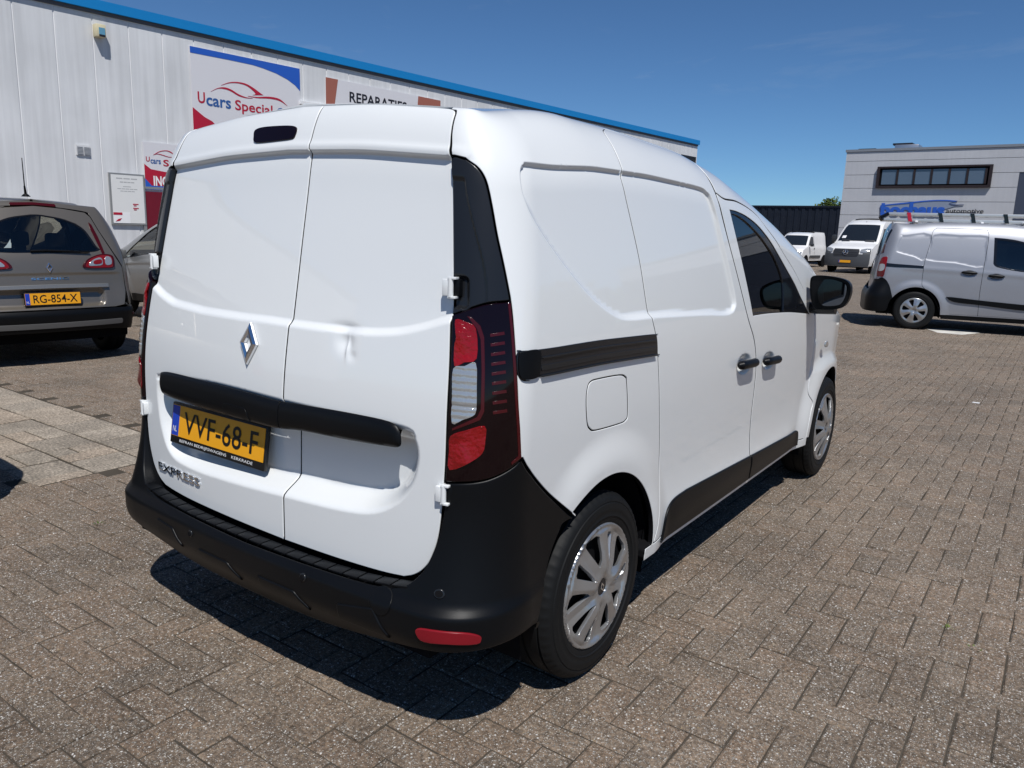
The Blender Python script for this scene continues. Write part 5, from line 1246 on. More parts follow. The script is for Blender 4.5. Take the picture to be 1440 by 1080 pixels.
for mir in (False, True):
    sp = patch('body_side', ff, body_f, M['silver'], ford, holes=[fwin], step=.028 if not mir else .05, extra=fex if not mir else None, mirror=mir, rim=.03)
    patch('side_window', fs_, fwin, M['glass_bk'], ford, step=.05, off=-.012, rim=0, mirror=mir)
    wf_ = patch('window_trim', fs_, fwin, M['gloss_black'], ford, holes=[fwin+(fwin.mean(0)-fwin)*.10], step=.05, off=-.004, rim=.01, mirror=mir)
    for pts in ([(612, 176), (590, 190), (576, 215), (560, 290), (515, 440), (500, 530), (492, 600), (495, 640), (540, 682), (585, 735), (612, 790), (627, 845)], [(612, 175), (800, 180), (1000, 190), (1018, 200), (1027, 222)], [(1027, 222), (1020, 300), (985, 500), (965, 620), (950, 720), (936, 878)]): seam(sp, FZ(pts).tolist(), mir)
    patch('door_rail', fs_, FZ([(206, 453), (505, 477), (506, 500), (206, 481)]), M['gloss_black'], ford, step=.05, off=.006, rim=.01, mirror=mir)
    patch('side_moulding', fs_, outline(FZ([(684, 724), (750, 728), (960, 753), (1300, 788)]).tolist(), [tuple(FZ([(1300, 788)])[0]), (3.60, FZ([(1300, 788)])[0][1]-.02)], [(3.60, FZ([(1300, 788)])[0][1]-.02), (3.60, FZ([(1300, 834)])[0][1])], [(3.60, FZ([(1300, 834)])[0][1])]+FZ([(1300, 834), (950, 790), (770, 770), (705, 748)]).tolist()), M['plastic'], ford, step=.05, off=.02, rim=.02, mirror=mir)
    patch('sill', fs_, np.array([(1.80, .29), (3.78, .29), (3.78, .20), (1.82, .20)]), M['plastic'], ford, step=.08, off=.0, rim=.05, mirror=mir)
    tlm = patch('tail_light', fs_, tail_lp, M['red_lens'], ford, step=.02, off=.006, rim=.012, mirror=mir)
    patch('clear_lens', fs_, np.array(crom(FZ([(155, 465), (195, 465), (186, 510), (146, 515)]), 3, True)), M['clear_lens'], tlm, step=.03, off=.0085, rim=.006, mirror=mir)
    patch('upper_light', fs_, FZ([(196, 300), (202, 305), (186, 372), (166, 380), (178, 330)]), M['red_strip'], ford, step=.03, off=.005, rim=.01, mirror=mir)
    patch('pillar_trim', fs_, FZ([(252, 182), (258, 190), (215, 272), (204, 298), (196, 290), (205, 250)]), M['gloss_black'], ford, step=.03, off=.005, rim=.01, mirror=mir)
    for ca, cb in F_hand:
        cs = np.linspace(-.115, .115, 13); pts = fs_(ca+cs, cb-.02*cs+.012); nn = surf_eval(fs_, np.stack([ca+cs, np.full(13, cb)], 1))[1]; q = pts+nn*.016
        if mir: q = q*np.array([-1, 1, 1])
        MB().tube(q, [.004]+[.014+.010*math.sin(math.pi*i/12) for i in range(1, 12)]+[.004], 10).build('door_handle', M['plastic'], sp, smooth=True)
    well(ford, 0, 1 if not mir else -1, .40, .84); well(ford, 2.489, 1 if not mir else -1, .40, .84)
roof_rings(fs_, 4.9, 1.80, ford, [('roof', -1, 1.55, M['silver']), ('windscreen', 1.5, 2.75, M['glass_bk']), ('bonnet', 2.7, 3.6, M['silver'])], lambda y: .02+.03*max(0, min(1, (y-1.3))))
# tail: doors and bumper
patch('rear_doors', fs_, np.array([(-.66, .62), (.66, .62), (.69, 1.2), (.66, 1.78), (-.66, 1.78), (-.69, 1.2)]), M['silver'], ford, step=.06, off=.004, rim=.02)
patch('rear_window', fs_, roundrect(-.52, 1.18, .52, 1.62, .06), M['gloss_black'], ford, step=.06, off=.007, rim=.005)
fb = lambda a, b: .085*(1-sstep(.50, .78, b))*(1-.75*sstep(.80, 1.05, np.abs(a)))+.006
bo = [(0, .62), (.66, .62), (.75, .80)]+[(a, b-.006) for a, b in [(bmp[0][0]-.02, .80), tuple(bmp[0]), tuple(bmp[1])]]
fbl = outline(bo[:2], [bo[1], (.70, .78), (.80, .795)], [(.80, .795), tuple(bmp[0]), tuple(bmp[1])]+[p for p in arc((1.41, .31), .389, 150, 178, 8)], [arc((1.41, .31), .389, 150, 178, 2)[1], (.9, .27), (0, .28)]).tolist()
fbl = np.array([p for p in fbl if p[0] >= -1e-9]+[(-a, b) for a, b in fbl[::-1] if a > 1e-6])
patch('rear_bumper', offset_fn(fs_, fb), fbl, M['plastic'], ford, step=.03, rim=.07, er=.006)
mb = MB().box((-.70, -.55, .22), (.70, 3.1, .36)); mb.box((-.80, .45, .25), (.80, 2.1, .33)); mb.build('floor_pan', M['gap'], ford)
MB().box((-.64, .55, .38), (.64, .60, 1.62)).build('bulkhead', M['interior'], ford)
for sx in (-.38, .38):
    st_ = MB().box((sx-.24, .85, .6), (sx+.24, 1.35, .8)).build('seat', M['seat'], ford, bevel=.05); MB().box((sx-.22, .72, .75), (sx+.22, .88, 1.35)).build('seat_back', M['seat'], st_, bevel=.05); MB().box((sx-.12, .74, 1.38), (sx+.12, .84, 1.56)).build('headrest', M['seat'], st_, bevel=.03)
MB().box((-.76, 1.9, .6), (.76, 2.4, 1.05)).build('dashboard', M['seat'], ford, bevel=.05)
wf0 = simple_wheel(ford, .872, 0, .312, .205, .19, 1, 6, M['alu'], .3)
for sx, y, sp_ in ((1, 2.489, .6), (-1, 0, 0), (-1, 2.489, .2)): clone_wheel(wf0, ford, .872, y, .312, sx, sp_)
# roof bars and ladder (things carried by the van)
M['ladder'] = mat('ladder_aluminium', (.62, .62, .60), .35, metal=.6)
def fpos(x, y, z): return FT @ Vector((x, y, z))
roofz = 1.705
bars = []
for y, lb in ((-.10, 'rear wheel'), (.85, 'sliding door'), (1.45, 'front door')):
    ob = empty('roof_bar', tuple(fpos(0, y, roofz)), FANG-math.pi/2, 'white steel roof bar across the silver van roof above its '+lb, 'roof bar', 'roof bars on the silver van')
    MB().box((-.52, -.022, .035), (.52, .022, .065)).build('cross_bar', M['ink_w'], ob, bevel=.006)
    for s in (-1, 1): MB().prism([(s*.45, -.03, -.01), (s*.53, -.03, -.01), (s*.50, -.03, .05), (s*.46, -.03, .05)], (0, .06, 0)).build('bar_foot', M['darkmetal'], ob)
lad = empty('ladder', tuple(fpos(.36, -.62, 1.755)), FANG-math.pi/2, 'aluminium double ladder lying on the roof bars of the silver van', 'ladder')
for o, zz in ((0, .0), (.0, .10)):
    for xx in (-.01, -.40): MB().box((xx-.018, 0 if zz == 0 else .10, zz), (xx+.018, 3.9, zz+.05)).build('ladder_rail', M['ladder'], lad, bevel=.004)
    for k in range(13):
        y = .25+k*.28; MB().box((-.385, y-.014, zz+.012), (-.03, y+.014, zz+.038)).build('rung', M['ladder'], lad)
for k in range(7):
    MB().prism([(.0085, .42+k*.48, .0), (.0085, .48+k*.48, .0), (.0085, .44+k*.48, .15), (.0085, .38+k*.48, .15)], (.012, 0, 0)).build('rail_clip', M['gloss_black'] if k else M['sign_red'], lad)
MB().tube([(.0, .10, .13), (.0, -.02, .06), (.0, .02, .02)], .03, 8).build('ladder_end_cap', M['gloss_black'], lad, smooth=True); MB().tube([(-.40, .10, .13), (-.40, -.02, .06), (-.40, .02, .02)], .03, 8).build('ladder_end_cap', M['gloss_black'], lad, smooth=True)

# ---- bronze-grey people carrier seen from behind
ss_ = make_shell(C1([(.2, .72), (.6, .74), (.9, .73), (1.1, .70), (1.3, .665), (1.5, .62), (1.6, .59)]), C1([(.2, -.66), (.35, -.72), (.5, -.74), (.62, -.72), (.75, -.685), (.9, -.665), (1.02, -.65), (1.1, -.62), (1.25, -.54), (1.4, -.46), (1.52, -.40), (1.6, -.36)], .04), C1([(.2, .09), (.6, .09), (1., .08), (1.5, .06)]),
                 C1([(.2, .82), (.4, .855), (.6, .875), (.8, .885), (.95, .875), (1.05, .865), (1.2, .835), (1.35, .795), (1.5, .735), (1.6, .70)]),
                 C1([(0, 1.575), (.7, 1.545), (1.0, 1.55), (1.5, 1.585), (2.2, 1.60), (2.8, 1.57), (3.2, 1.47), (3.6, 1.30), (3.9, 1.14), (4.2, 1.0), (4.6, .92), (4.9, .80)]),
                 C1([(-1, 0), (2.2, 0), (2.8, .03), (3.1, .10), (3.35, .26), (3.45, .42)]), 1.36, 1.64, 1.60, INS=.12, INSR=.04, cd=.22, yb0=-.40, l1=.10, l2=.12)
SANG = math.radians(175)
ST = Matrix.Translation((-6.70, 1.47, 0)) @ Matrix.Rotation(SANG-math.pi/2, 4, 'Z') @ Matrix.Diagonal((.94, 1, 1, 1))
scn = empty('people_carrier', label='bronze grey people carrier seen from behind with roof aerial and yellow plate', cat='car'); placed(scn, ST)
SW = tracer(world_fn(ss_, ST), (-.6, 1.6), (.25, 1.62), 200, 90); SZ = lambda pts: SW(zm(pts, 0, 230, 3.6))
pw = SZ([(398, 305), (440, 335), (475, 380), (500, 418), (520, 436), (495, 446), (420, 452), (330, 452), (238, 452)]).tolist()
ptop = SZ([(238, 262), (330, 280), (398, 305)]).tolist()
half_w = outline(ptop, pw[:5], pw[4:]).tolist()
cxs = np.mean([p[0] for p in (ptop[0], pw[-1])])
half_w = [((a-cxs)*1.07, b) for a, b in half_w]
wloop = np.array([p for p in half_w if p[0] > .005]+[(-a, b) for a, b in half_w[::-1] if a > .005])
sc_arch = arc((1.34, .31), .38, 2, 178, 30)
hole_side = outline([(1.05, 1.10), (1.12, 1.40), (1.2, 1.47), (1.35, 1.5)], [(1.35, 1.5), (2.3, 1.52), (2.75, 1.50)], [(2.75, 1.50), (3.4, 1.30), (3.75, 1.12)], [(3.75, 1.12), (2.5, 1.06), (1.05, 1.10)])
lower = outline([(-.0, .80), (.0, 1.64)], [(0, 1.64), (3.9, 1.64)], [(3.9, 1.64), (4.85, 1.2)], [(4.85, 1.2), (4.85, .25)], [(4.85, .25), (4.40, .25)], arc((4.043, .31), .38, -5, 185, 24), [(3.66, .25), (1.74, .25)], sc_arch, [(.95, .31), (.93, .66)], [(.93, .66), (.5, .68), (0, .69)])
# whole tail in one hatch panel, sides mirrored
tl_s = SZ([(457, 522), (470, 492), (505, 472), (545, 463), (588, 470), (597, 505), (592, 524), (545, 527), (500, 528)])
tl_s[:, 0] -= cxs; tl_sl = np.array(crom(tl_s, 3, True))
hatch_half = [(0, .552), (.35, .550), (.60, .545), (.70, .56), (.735, .70), (.74, .95), (.70, 1.06), (.66, 1.2), (.62, 1.36), (.60, 1.46)]
hatch = np.array(hatch_half+[(.56, 1.50), (.3, 1.525), (0, 1.53)]+[(-a, b) for a, b in ([(.56, 1.50), (.3, 1.525)][::1]+hatch_half[::-1]) if a > 0])
def s_disp(a, b):
    d = np.zeros(len(a)); s = np.abs(a)
    r = sdist(np.stack([s, b], 1), roundrect(-.5, .575, .50, .735, .05)); d -= .045*sstep(-.02, .03, r)
    d -= .006*sstep(.90, .88, b)*(1-sstep(.6, .72, s)); rr = np.hypot(s-1.34, b-.31); d += .02*sstep(.52, .40, rr)*sstep(1., 1.15, s); return d
sf = offset_fn(ss_, s_disp)
hp = patch('tailgate', sf, hatch, M['bronze'], scn, holes=[wloop], step=.02, rim=.02, er=.003)
patch('rear_window', ss_, wloop, M['glass_g'], scn, step=.04, off=-.006, rim=0)
patch('window_border', ss_, wloop, M['gloss_black'], hp, holes=[wloop+(wloop.mean(0)-wloop)*np.array([.05, .04])], step=.03, off=-.002, rim=.008)
side_s = outline([(.745, .97), (.71, 1.07), (.67, 1.21), (.63, 1.36), (.607, 1.475), (.57, 1.512), (.3, 1.535), (0, 1.54)], [(0, 1.54), (0, 1.64)], [(0, 1.64), (3.9, 1.64)], [(3.9, 1.64), (4.85, 1.2)], [(4.85, 1.2), (4.85, .25)], [(4.85, .25), (4.40, .25)], arc((4.043, .31), .38, -5, 185, 24), [(3.66, .25), (1.74, .25)], arc((1.34, .31), .38, 2, 140, 24), [arc((1.34, .31), .38, 2, 140, 24)[-1], (.95, .56), (.76, .555)], [(.76, .555), (.745, .75), (.745, .97)])
for mir in (False, True):
    bs_ = patch('body_side', sf, side_s, M['bronze'], scn, holes=[hole_side], step=.03, mirror=mir, rim=.02)
    patch('side_windows', ss_, hole_side, M['glass_g'], scn, step=.06, off=-.008, rim=0, mirror=mir)
    for a_ in (1.55, 2.25): patch('door_pillar', ss_, np.array([(a_, 1.05), (a_+.09, 1.05), (a_+.07, 1.53), (a_-.02, 1.53)]), M['gloss_black'], scn, step=.06, off=-.003, rim=.02, mirror=mir)
    tm = patch('tail_light', ss_, tl_sl, M['reflector'], scn, step=.02, off=.012, rim=.02, mirror=mir)
    Lz = lambda pts: SZ(pts)-np.array([cxs, 0])
    patch('light_core', ss_, np.array(crom(Lz([(480, 505), (500, 486), (535, 478), (543, 512), (500, 518), (478, 517)]), 3, True)), M['clear_lens'], tm, step=.02, off=.015, rim=.006, mirror=mir)
    patch('clear_lens', ss_, np.array(crom(Lz([(556, 474), (582, 476), (588, 508), (560, 512)]), 3, True)), M['clear_lens'], tm, step=.02, off=.015, rim=.006, mirror=mir)
    patch('red_core', ss_, np.array(crom(Lz([(500, 494), (534, 486), (538, 505), (504, 510)]), 3, True)), M['reflector'], tm, step=.02, off=.018, rim=.006, mirror=mir)
    patch('light_border', ss_, tl_sl+(tl_sl-tl_sl.mean(0))*.10, M['red_strip'], tm, holes=[tl_sl+(tl_sl.mean(0)-tl_sl)*.06], step=.03, off=.013, rim=.012, mirror=mir)
    patch('pillar_light', ss_, Lz([(472, 300), (487, 312), (520, 372), (556, 455), (545, 460), (508, 385), (478, 325)]), M['red_strip'], scn, step=.03, off=.006, rim=.01, mirror=mir)
    rf = Lz([(566, 808), (603, 805), (600, 828), (572, 832)])
    well(scn, 0, 1 if not mir else -1, .40, .86); well(scn, 2.703, 1 if not mir else -1, .40, .86)
sb = lambda a, b: .020*(1-sstep(.50, .56, b))*(1-.8*sstep(.85, 1.1, np.abs(a)))+0*b
sbl = outline([(0, .545), (.5, .541), (.75, .538), (.95, .548)], [(.95, .548)]+arc((1.34, .31), .384, 140, 180, 8), [arc((1.34, .31), .384, 140, 180, 2)[1], (.9, .30), (.5, .33), (0, .335)]).tolist()
sbl = np.array([p for p in sbl if p[0] > 1e-6]+[(-a, b) for a, b in sbl[::-1] if a > 1e-6])
sbm = patch('rear_bumper', offset_fn(ss_, sb), sbl, M['plastic'], scn, step=.03, rim=.05, er=.006)
for s_ in (1, -1): patch('bumper_reflector', offset_fn(ss_, sb), np.array(crom([(s_*.80, .47), (s_*.87, .47), (s_*.88, .44), (s_*.81, .44)], 3, True)), M['red_strip'], sbm, step=.03, off=.006, rim=.008)
patch('skid_strip', offset_fn(ss_, sb), roundrect(-.66, .375, .66, .425, .015), mat('skid_grey', (.10, .10, .10), .4), sbm, step=.05, off=.006, rim=.01)
patch('tailgate_strip', ss_, outline([(-.55, .745), (0, .750), (.55, .745)], [(.55, .745), (.55, .785)], [(.55, .785), (0, .792), (-.55, .785)], [(-.55, .785), (-.55, .745)]), M['tailgate_trim'], hp, step=.05, off=.016, rim=.05, er=.005)
Pn = ss_(np.array([0., 0.]), np.array([.60, .70])); number_plate(hp, frame((0, Pn[0][1]+.022, .655), (1, 0, 0), (0, .08, 1)), 'RG-854-X', small=True)
def on_fn(fn, ca, cb):
    def f(u, v, w=0.):
        u = np.atleast_1d(np.asarray(u, float)); v = np.atleast_1d(np.asarray(v, float)); P, N, _, _ = surf_eval(fn, np.stack([ca+u, cb+v], 1)); r = P+N*np.atleast_1d(w)[:, None]; return r if len(r) > 1 else r[0]
    return f
diamond('maker_emblem', M['chrome'], hp, on_fn(ss_, 0, .955), s=.80, depth=.012)
text_on('model_lettering', 'SCENIC', .05, M['chrome'], hp, None, None, None, width=.34, fit_h=.022, bold=.001, extrude=.002, lift=.002, surf=on_fn(sf, 0, .85))
roof_rings(ss_, 4.8, 1.64, scn, [('roof', -1, 1.55, M['bronze']), ('windscreen', 1.5, 2.72, M['glass_g']), ('bonnet', 2.68, 3.6, M['bronze'])], lambda y: .025+.04*max(0, min(1, (y-1.2))))
P3 = lambda u, v, w: on_fn(ss_, 0, 1.565)(u, v, w)
sp_ = MB(); lp = [on_fn(ss_, 0, 1.52)(x, 0., .012) for x in np.linspace(-.5, .5, 21)]
patch('brake_light', ss_, roundrect(-.245, 1.535, .245, 1.575, .012), M['red_strip'], scn, step=.03, off=.012, rim=.015)
an = MB().tube([(0, -.20, 1.62), (0, -.20, 1.645)], [.045, .022], 12).build('aerial_base', M['plastic'], scn, smooth=True); MB().tube([(0, -.20, 1.64), (-.015, -.23, 1.72)], [.014, .009], 8).build('aerial_foot', M['plastic'], an, smooth=True); MB().tube([(-.015, -.23, 1.72), (-.05, -.33, 1.98)], [.006, .004], 6).build('aerial_rod', M['plastic'], an, smooth=True)
wip = MB().tube([ss_(np.array([a_]), np.array([1.125-.02*abs(a_)]))[0]+np.array([0, -.02, 0]) for a_ in np.linspace(-.15, .42, 10)], .010, 6).build('rear_wiper', M['plastic'], scn, smooth=True)
mb = MB().box((-.72, -.55, .22), (.72, 3.2, .36)); mb.box((-.82, .45, .25), (.82, 2.3, .33)); mb.build('floor_pan', M['gap'], scn)
MB().box((-.70, -.50, .40), (.70, .35, .86)).build('luggage_cover', M['seat'], scn)
def seats(root, rows_):
    for y, xs in rows_:
        for x in xs:
            s0 = MB().box((x-.22, y, .5), (x+.22, y+.5, .68)).build('seat', M['seat'], root, bevel=.05); MB().box((x-.20, y-.12, .62), (x+.20, y+.04, 1.04)).build('seat_back', M['seat'], s0, bevel=.06); MB().box((x-.10, y-.10, 1.09), (x+.10, y, 1.26)).build('headrest', M['seat'], s0, bevel=.04); MB().box((x-.06, y-.06, 1.03), (x+.06, y-.03, 1.10)).build('headrest_post', M['seat'], s0)
seats(scn, ((.45, (-.46, .46)), (1.35, (-.40, .40))))
MB().box((-.78, 2.15, .6), (.78, 2.6, 1.02)).build('dashboard', M['seat'], scn, bevel=.05)
ws0 = simple_wheel(scn, .905, 0, .318, .215, .205, 1, 5, M['alu'], .2)
for sx, y, sp2 in ((1, 2.703, .6), (-1, 0, 0), (-1, 2.703, .2)): clone_wheel(ws0, scn, .905, y, .318, sx, sp2)

# ---- grey estate car in the next bay, and the car parked just outside the picture whose shadow falls on the slabs
es_ = make_shell(C1([(.2, .72), (.6, .73), (.9, .71), (1.1, .66), (1.3, .60), (1.5, .53)]), C1([(.2, -.78), (.35, -.82), (.6, -.84), (.8, -.80), (1., -.77), (1.1, -.72), (1.25, -.62), (1.4, -.52), (1.5, -.45)], .04), C1([(.2, .09), (1.5, .07)]),
                 C1([(.2, .82), (.4, .87), (.6, .89), (.8, .89), (.92, .875), (1.0, .85), (1.2, .775), (1.35, .715), (1.5, .65)]),
                 C1([(0, 1.46), (.7, 1.45), (1.0, 1.47), (1.5, 1.51), (2.2, 1.53), (2.8, 1.50), (3.2, 1.40), (3.6, 1.22), (3.9, 1.06), (4.2, .97), (4.6, .90), (4.95, .78)]),
                 C1([(-1, 0), (2.2, 0), (2.8, .03), (3.1, .10), (3.35, .26), (3.45, .42)]), 1.30, 1.58, 1.53, INS=.12, INSR=.04, cd=.22, yb0=-.45, l1=.10, l2=.12)
def estate(name, T, paint, label, cat):
    r = empty(name, label=label, cat=cat); placed(r, T)
    gh = [outline([(1.02, 1.07), (1.10, 1.30), (1.2, 1.40), (1.45, 1.44)], [(1.45, 1.44), (1.62, 1.445)], [(1.62, 1.445), (1.58, 1.03)], [(1.58, 1.03), (1.02, 1.07)]), outline([(1.70, 1.447), (2.42, 1.452)], [(2.42, 1.452), (2.42, 1.00)], [(2.42, 1.00), (1.66, 1.025)], [(1.66, 1.025), (1.70, 1.447)]), outline([(2.52, 1.452), (2.75, 1.45), (3.0, 1.43), (3.3, 1.36), (3.62, 1.22), (3.80, 1.10)], [(3.80, 1.10), (3.72, 1.02), (3.4, .985), (2.52, .995)], [(2.52, .995), (2.52, 1.452)])]
    sl = outline([(0, .30), (0, 1.58)], [(0, 1.58), (3.95, 1.58)], [(3.95, 1.58), (4.85, 1.2)], [(4.85, 1.2), (4.85, .25)], [(4.85, .25), (4.42, .25)], arc((4.04, .31), .38, -5, 185, 24), [(3.66, .25), (1.78, .25)], arc((1.39, .31), .38, -5, 185, 24), [(1.0, .28), (0, .30)])
    dsp = lambda a, b: .02*sstep(.52, .40, np.hypot(np.abs(a)-1.39, b-.31))+.02*sstep(.52, .40, np.hypot(np.abs(a)-4.04, b-.31))+.008*np.exp(-((b-.86)/.03)**2)*sstep(.95, 1.2, np.abs(a))
    ef = offset_fn(es_, dsp)
    rw = outline([(0, 1.10), (0, 1.42)], [(0, 1.42), (.4, 1.415), (.56, 1.39)], [(.56, 1.39), (.62, 1.10)], [(.62, 1.10), (0, 1.10)])
    for mir in (False, True):
        p = patch('body_side', ef, sl, paint, r, holes=gh+[rw+np.array([.006, 0])], step=.035, mirror=mir, rim=.01)
        for w_ in gh: patch('side_window', es_, w_, M['glass_g'], p, step=.08, off=-.008, rim=0, mirror=mir)
        for w_ in gh: patch('window_seal', es_, w_+(w_-w_.mean(0))*.03, M['gloss_black'], p, holes=[w_+(w_.mean(0)-w_)*.06], step=.08, off=.002, rim=.012, mirror=mir)
        patch('rear_window', es_, rw+np.array([.006, 0]), M['glass_bk'], p, step=.08, off=-.006, rim=0, mirror=mir)
        patch('door_post', es_, np.array([(2.425, 1.0), (2.515, 1.0), (2.515, 1.45), (2.425, 1.45)]), M['gloss_black'], p, step=.1, off=.003, rim=.01, mirror=mir)
        for pts in ([(2.46, 1.0), (2.48, .7), (2.46, .3)], [(3.66, 1.0), (3.68, .8), (3.60, .62)], [(1.62, 1.02), (1.66, .8), (1.75, .55)]): seam(p, pts, mir, fn=ef)
        for ca in (2.62, 1.80):
            q = ef(np.linspace(ca, ca+.2, 9), np.full(9, .89))+surf_eval(es_, np.stack([np.linspace(ca, ca+.2, 9), np.full(9, .89)], 1))[1]*.014
            if mir: q = q*np.array([-1, 1, 1])
            MB().tube(q, [.004]+[.013]*7+[.004], 8).build('door_handle', M['chrome'], p, smooth=True)
        patch('lower_trim', ef, np.array([(1.80, .25), (3.64, .25), (3.62, .36), (1.80, .36)]), M['plastic'], r, step=.1, off=.006, rim=.02, mirror=mir)
        rl_ = es_(np.linspace(1.2, 3.0, 30), np.full(30, 1.565)); rl_[:, 2] += .035+.015*np.sin(np.linspace(0, math.pi, 30))-.02; rl_[[0, -1], 2] -= .03
        if mir: rl_ = rl_*np.array([-1, 1, 1])
        MB().tube(rl_, .016, 8).build('roof_rail', M['plastic_s'], r, smooth=True)
        patch('tail_light', es_, np.array(crom([(.62, .84), (.80, .82), (.95, .84), (.96, .95), (.80, .98), (.64, .96)], 4, True)), M['red_lens'], r, step=.04, off=.005, rim=.01, mirror=mir)
        q = on_fn(es_, 3.66, 1.02)(0., 0., .0); c_ = np.array([q[0]*(1 if not mir else -1), q[1], q[2]]); s_ = 1 if not mir else -1
        MB().box((-.11, -.05, -.07), (.11, .05, .07), Matrix.Translation((c_[0]+s_*.14, c_[1], c_[2]+.04))).build('door_mirror', paint, r, bevel=.035)
        well(r, 0, s_, .40, .85); well(r, 2.65, s_, .40, .85)
    patch('rear_bumper', offset_fn(es_, lambda a, b: np.full(len(a), .02)), np.array([(-.9, .28), (.9, .28), (.9, .50), (-.9, .50)]), M['plastic'], r, step=.05, rim=.03)
    roof_rings(es_, 4.8, 1.58, r, [('roof', -1, 1.5, paint), ('windscreen', 1.45, 2.7, M['glass_g']), ('bonnet', 2.66, 3.6, paint)], lambda y: .02+.04*max(0, min(1, (y-1.2))))
    mb = MB().box((-.72, -.6, .22), (.72, 3.2, .36)); mb.box((-.82, .45, .25), (.82, 2.2, .33)); mb.build('floor_pan', M['gap'], r)
    seats(r, ((.45, (-.42, .42)), (1.35, (-.38, .38)))); MB().box((-.76, 2.1, .6), (.76, 2.5, .98)).build('dashboard', M['seat'], r, bevel=.05)
    w = simple_wheel(r, .885, 0, .316, .215, .2, 1, 5, M['alu'], .1)
    for sx, y, s2 in ((1, 2.65, .6), (-1, 0, 0), (-1, 2.65, .2)): clone_wheel(w, r, .885, y, .316, sx, s2)
    return r
ET = Matrix.Translation((-7.05, 4.72, 0)) @ Matrix.Rotation(math.radians(177)-math.pi/2, 4, 'Z')
estate('estate_car', ET, M['grey_paint'], 'pale grey estate car with roof rails parked below the notice board', 'car')
ET2 = Matrix.Translation((-2.86, -1.54, 0)) @ Matrix.Rotation(math.radians(180)-math.pi/2, 4, 'Z')
estate('parked_car', ET2, M['bronze'], 'dark bronze estate car parked on the yard next to the slab strip', 'car')
# ------------------------------------------------------------------ far vans (seen from the front)
M['van_white'] = mat('far_white_paint', (.74, .74, .74), .3, coat=.8, var=.02); M['grille'] = mat('grille_dark', (.03, .032, .036), .4); M['grey_plastic'] = mat('grey_plastic', (.055, .06, .068), .55)
def loft_van(root, prof, W, y_tail, ztop_curve):
    """prof: list of (y, z) up the centre of the nose to the roof start; W(z) half width"""
    n = len(prof); us = np.linspace(-1, 1, 25); V = []; F = []
    for (y, z) in prof:
        w = W(z)
        for u in us: V.append((w*u, y-.22*abs(u)**3.2*(1 if z < 1.3 else .8), z-.03*abs(u)**4*(1 if z > 1.3 else 0)))
    m_ = len(us)
    for k in range(n-1):
        for j in range(m_-1): F.append((k*m_+j, (k+1)*m_+j, (k+1)*m_+j+1, k*m_+j+1))
    return V, F
def nose_pt(prof, W, u, t):
    """point on the nose: u in -1..1 across, t = distance index along prof"""
    k = np.clip(t, 0, len(prof)-1.001); i = int(k); f = k-i; y = prof[i][0]*(1-f)+prof[i+1][0]*f; z = prof[i][1]*(1-f)+prof[i+1][1]*f
    return np.array([W(z)*u, y-.22*abs(u)**3.2*(1 if z < 1.3 else .8), z-.03*abs(u)**4*(1 if z > 1.3 else 0)])
def nose_patch(name, prof, W, pts, mt, parent, off=.02, sub=6):
    """polygon strip on the nose: pts = list of (u0,t0,u1,t1) rows"""
    V = []; F = []
    for (u0, u1, t) in pts:
        for k in range(sub+1): V.append(nose_pt(prof, W, u0+(u1-u0)*k/sub, t)+np.array([0, off, off*.25]))
    m_ = sub+1
    for r in range(len(pts)-1):
        for k in range(sub): F.append((r*m_+k, (r+1)*m_+k, (r+1)*m_+k+1, r*m_+k+1))
    return MB().add(V, F).build(name, mt, parent, smooth=True)
def far_van(name, label, pos, ang, L, Hh, Wd, prof, tz, parts, wheelR, wb, front_oh, scale=1.):
    r = empty(name, label=label, cat='van'); r.matrix_world = Matrix.Translation(pos) @ Matrix.Rotation(ang, 4, 'Z') @ Matrix.Scale(scale, 4)
    W = Curve([(.2, Wd*.94), (.5, Wd), (1.0, Wd*.995), (Hh*.62, Wd*.94), (Hh*.9, Wd*.84), (Hh, Wd*.76)], .06)
    V, F = loft_van(r, prof, W, 0, None); MB().add(V, F).build('cab_nose', M['van_white'], r, smooth=True)
    # cargo body: side walls follow the W(z) section, roof closes it
    zs = np.linspace(.32, Hh, 26); sec = [(W(z), z) for z in zs]+[(Wd*.60, Hh+.03), (0, Hh+.045)]
    y0 = prof[-1][0]-.15; V = []; F = []
    ys_ = [y0, y0-.4, (y0-.4-L)/2, -L+.1, -L]
    full = sec+[(-x, z) for x, z in sec[::-1][1:]]
    # front end of the side follows the nose profile
    pz = np.array([p[1] for p in prof]); py = np.array([p[0] for p in prof])
    for y in ys_:
        for x, z in full:
            yy = y
            if y == y0: yy = float(np.interp(z, pz, py))-.19-(.0 if z > 1.3 else .03)
            V.append((x*(1 if y > -L else .97), yy, z))
    m_ = len(full)
    for k in range(len(ys_)-1):
        for j in range(m_-1): F.append((k*m_+j, k*m_+j+1, (k+1)*m_+j+1, (k+1)*m_+j))
    F.append(tuple(range((len(ys_)-1)*m_, len(ys_)*m_)))
    MB().add(V, F).build('cargo_body', M['van_white'], r, smooth=True)
    MB().box((-Wd*.8, -L+.2, .22), (Wd*.8, -.5, .42)).build('floor_pan', M['gap'], r)
    parts(r, prof, W)
    w = simple_wheel(r, Wd-.02, -front_oh, wheelR, wheelR*.64, .2, 1, 6, M['alu'], .1)
    for sx, y in ((-1, -front_oh), (1, -front_oh-wb), (-1, -front_oh-wb)): clone_wheel(w, r, Wd-.02, y, wheelR, sx, .2)
    for sx in (1, -1):
        for y in (-front_oh, -front_oh-wb):
            MB().tube([(sx*(Wd-.03), y, wheelR), (sx*(Wd+.004), y, wheelR)], wheelR*1.17, 24).build('wheel_arch', M['gap'], r)
    return r
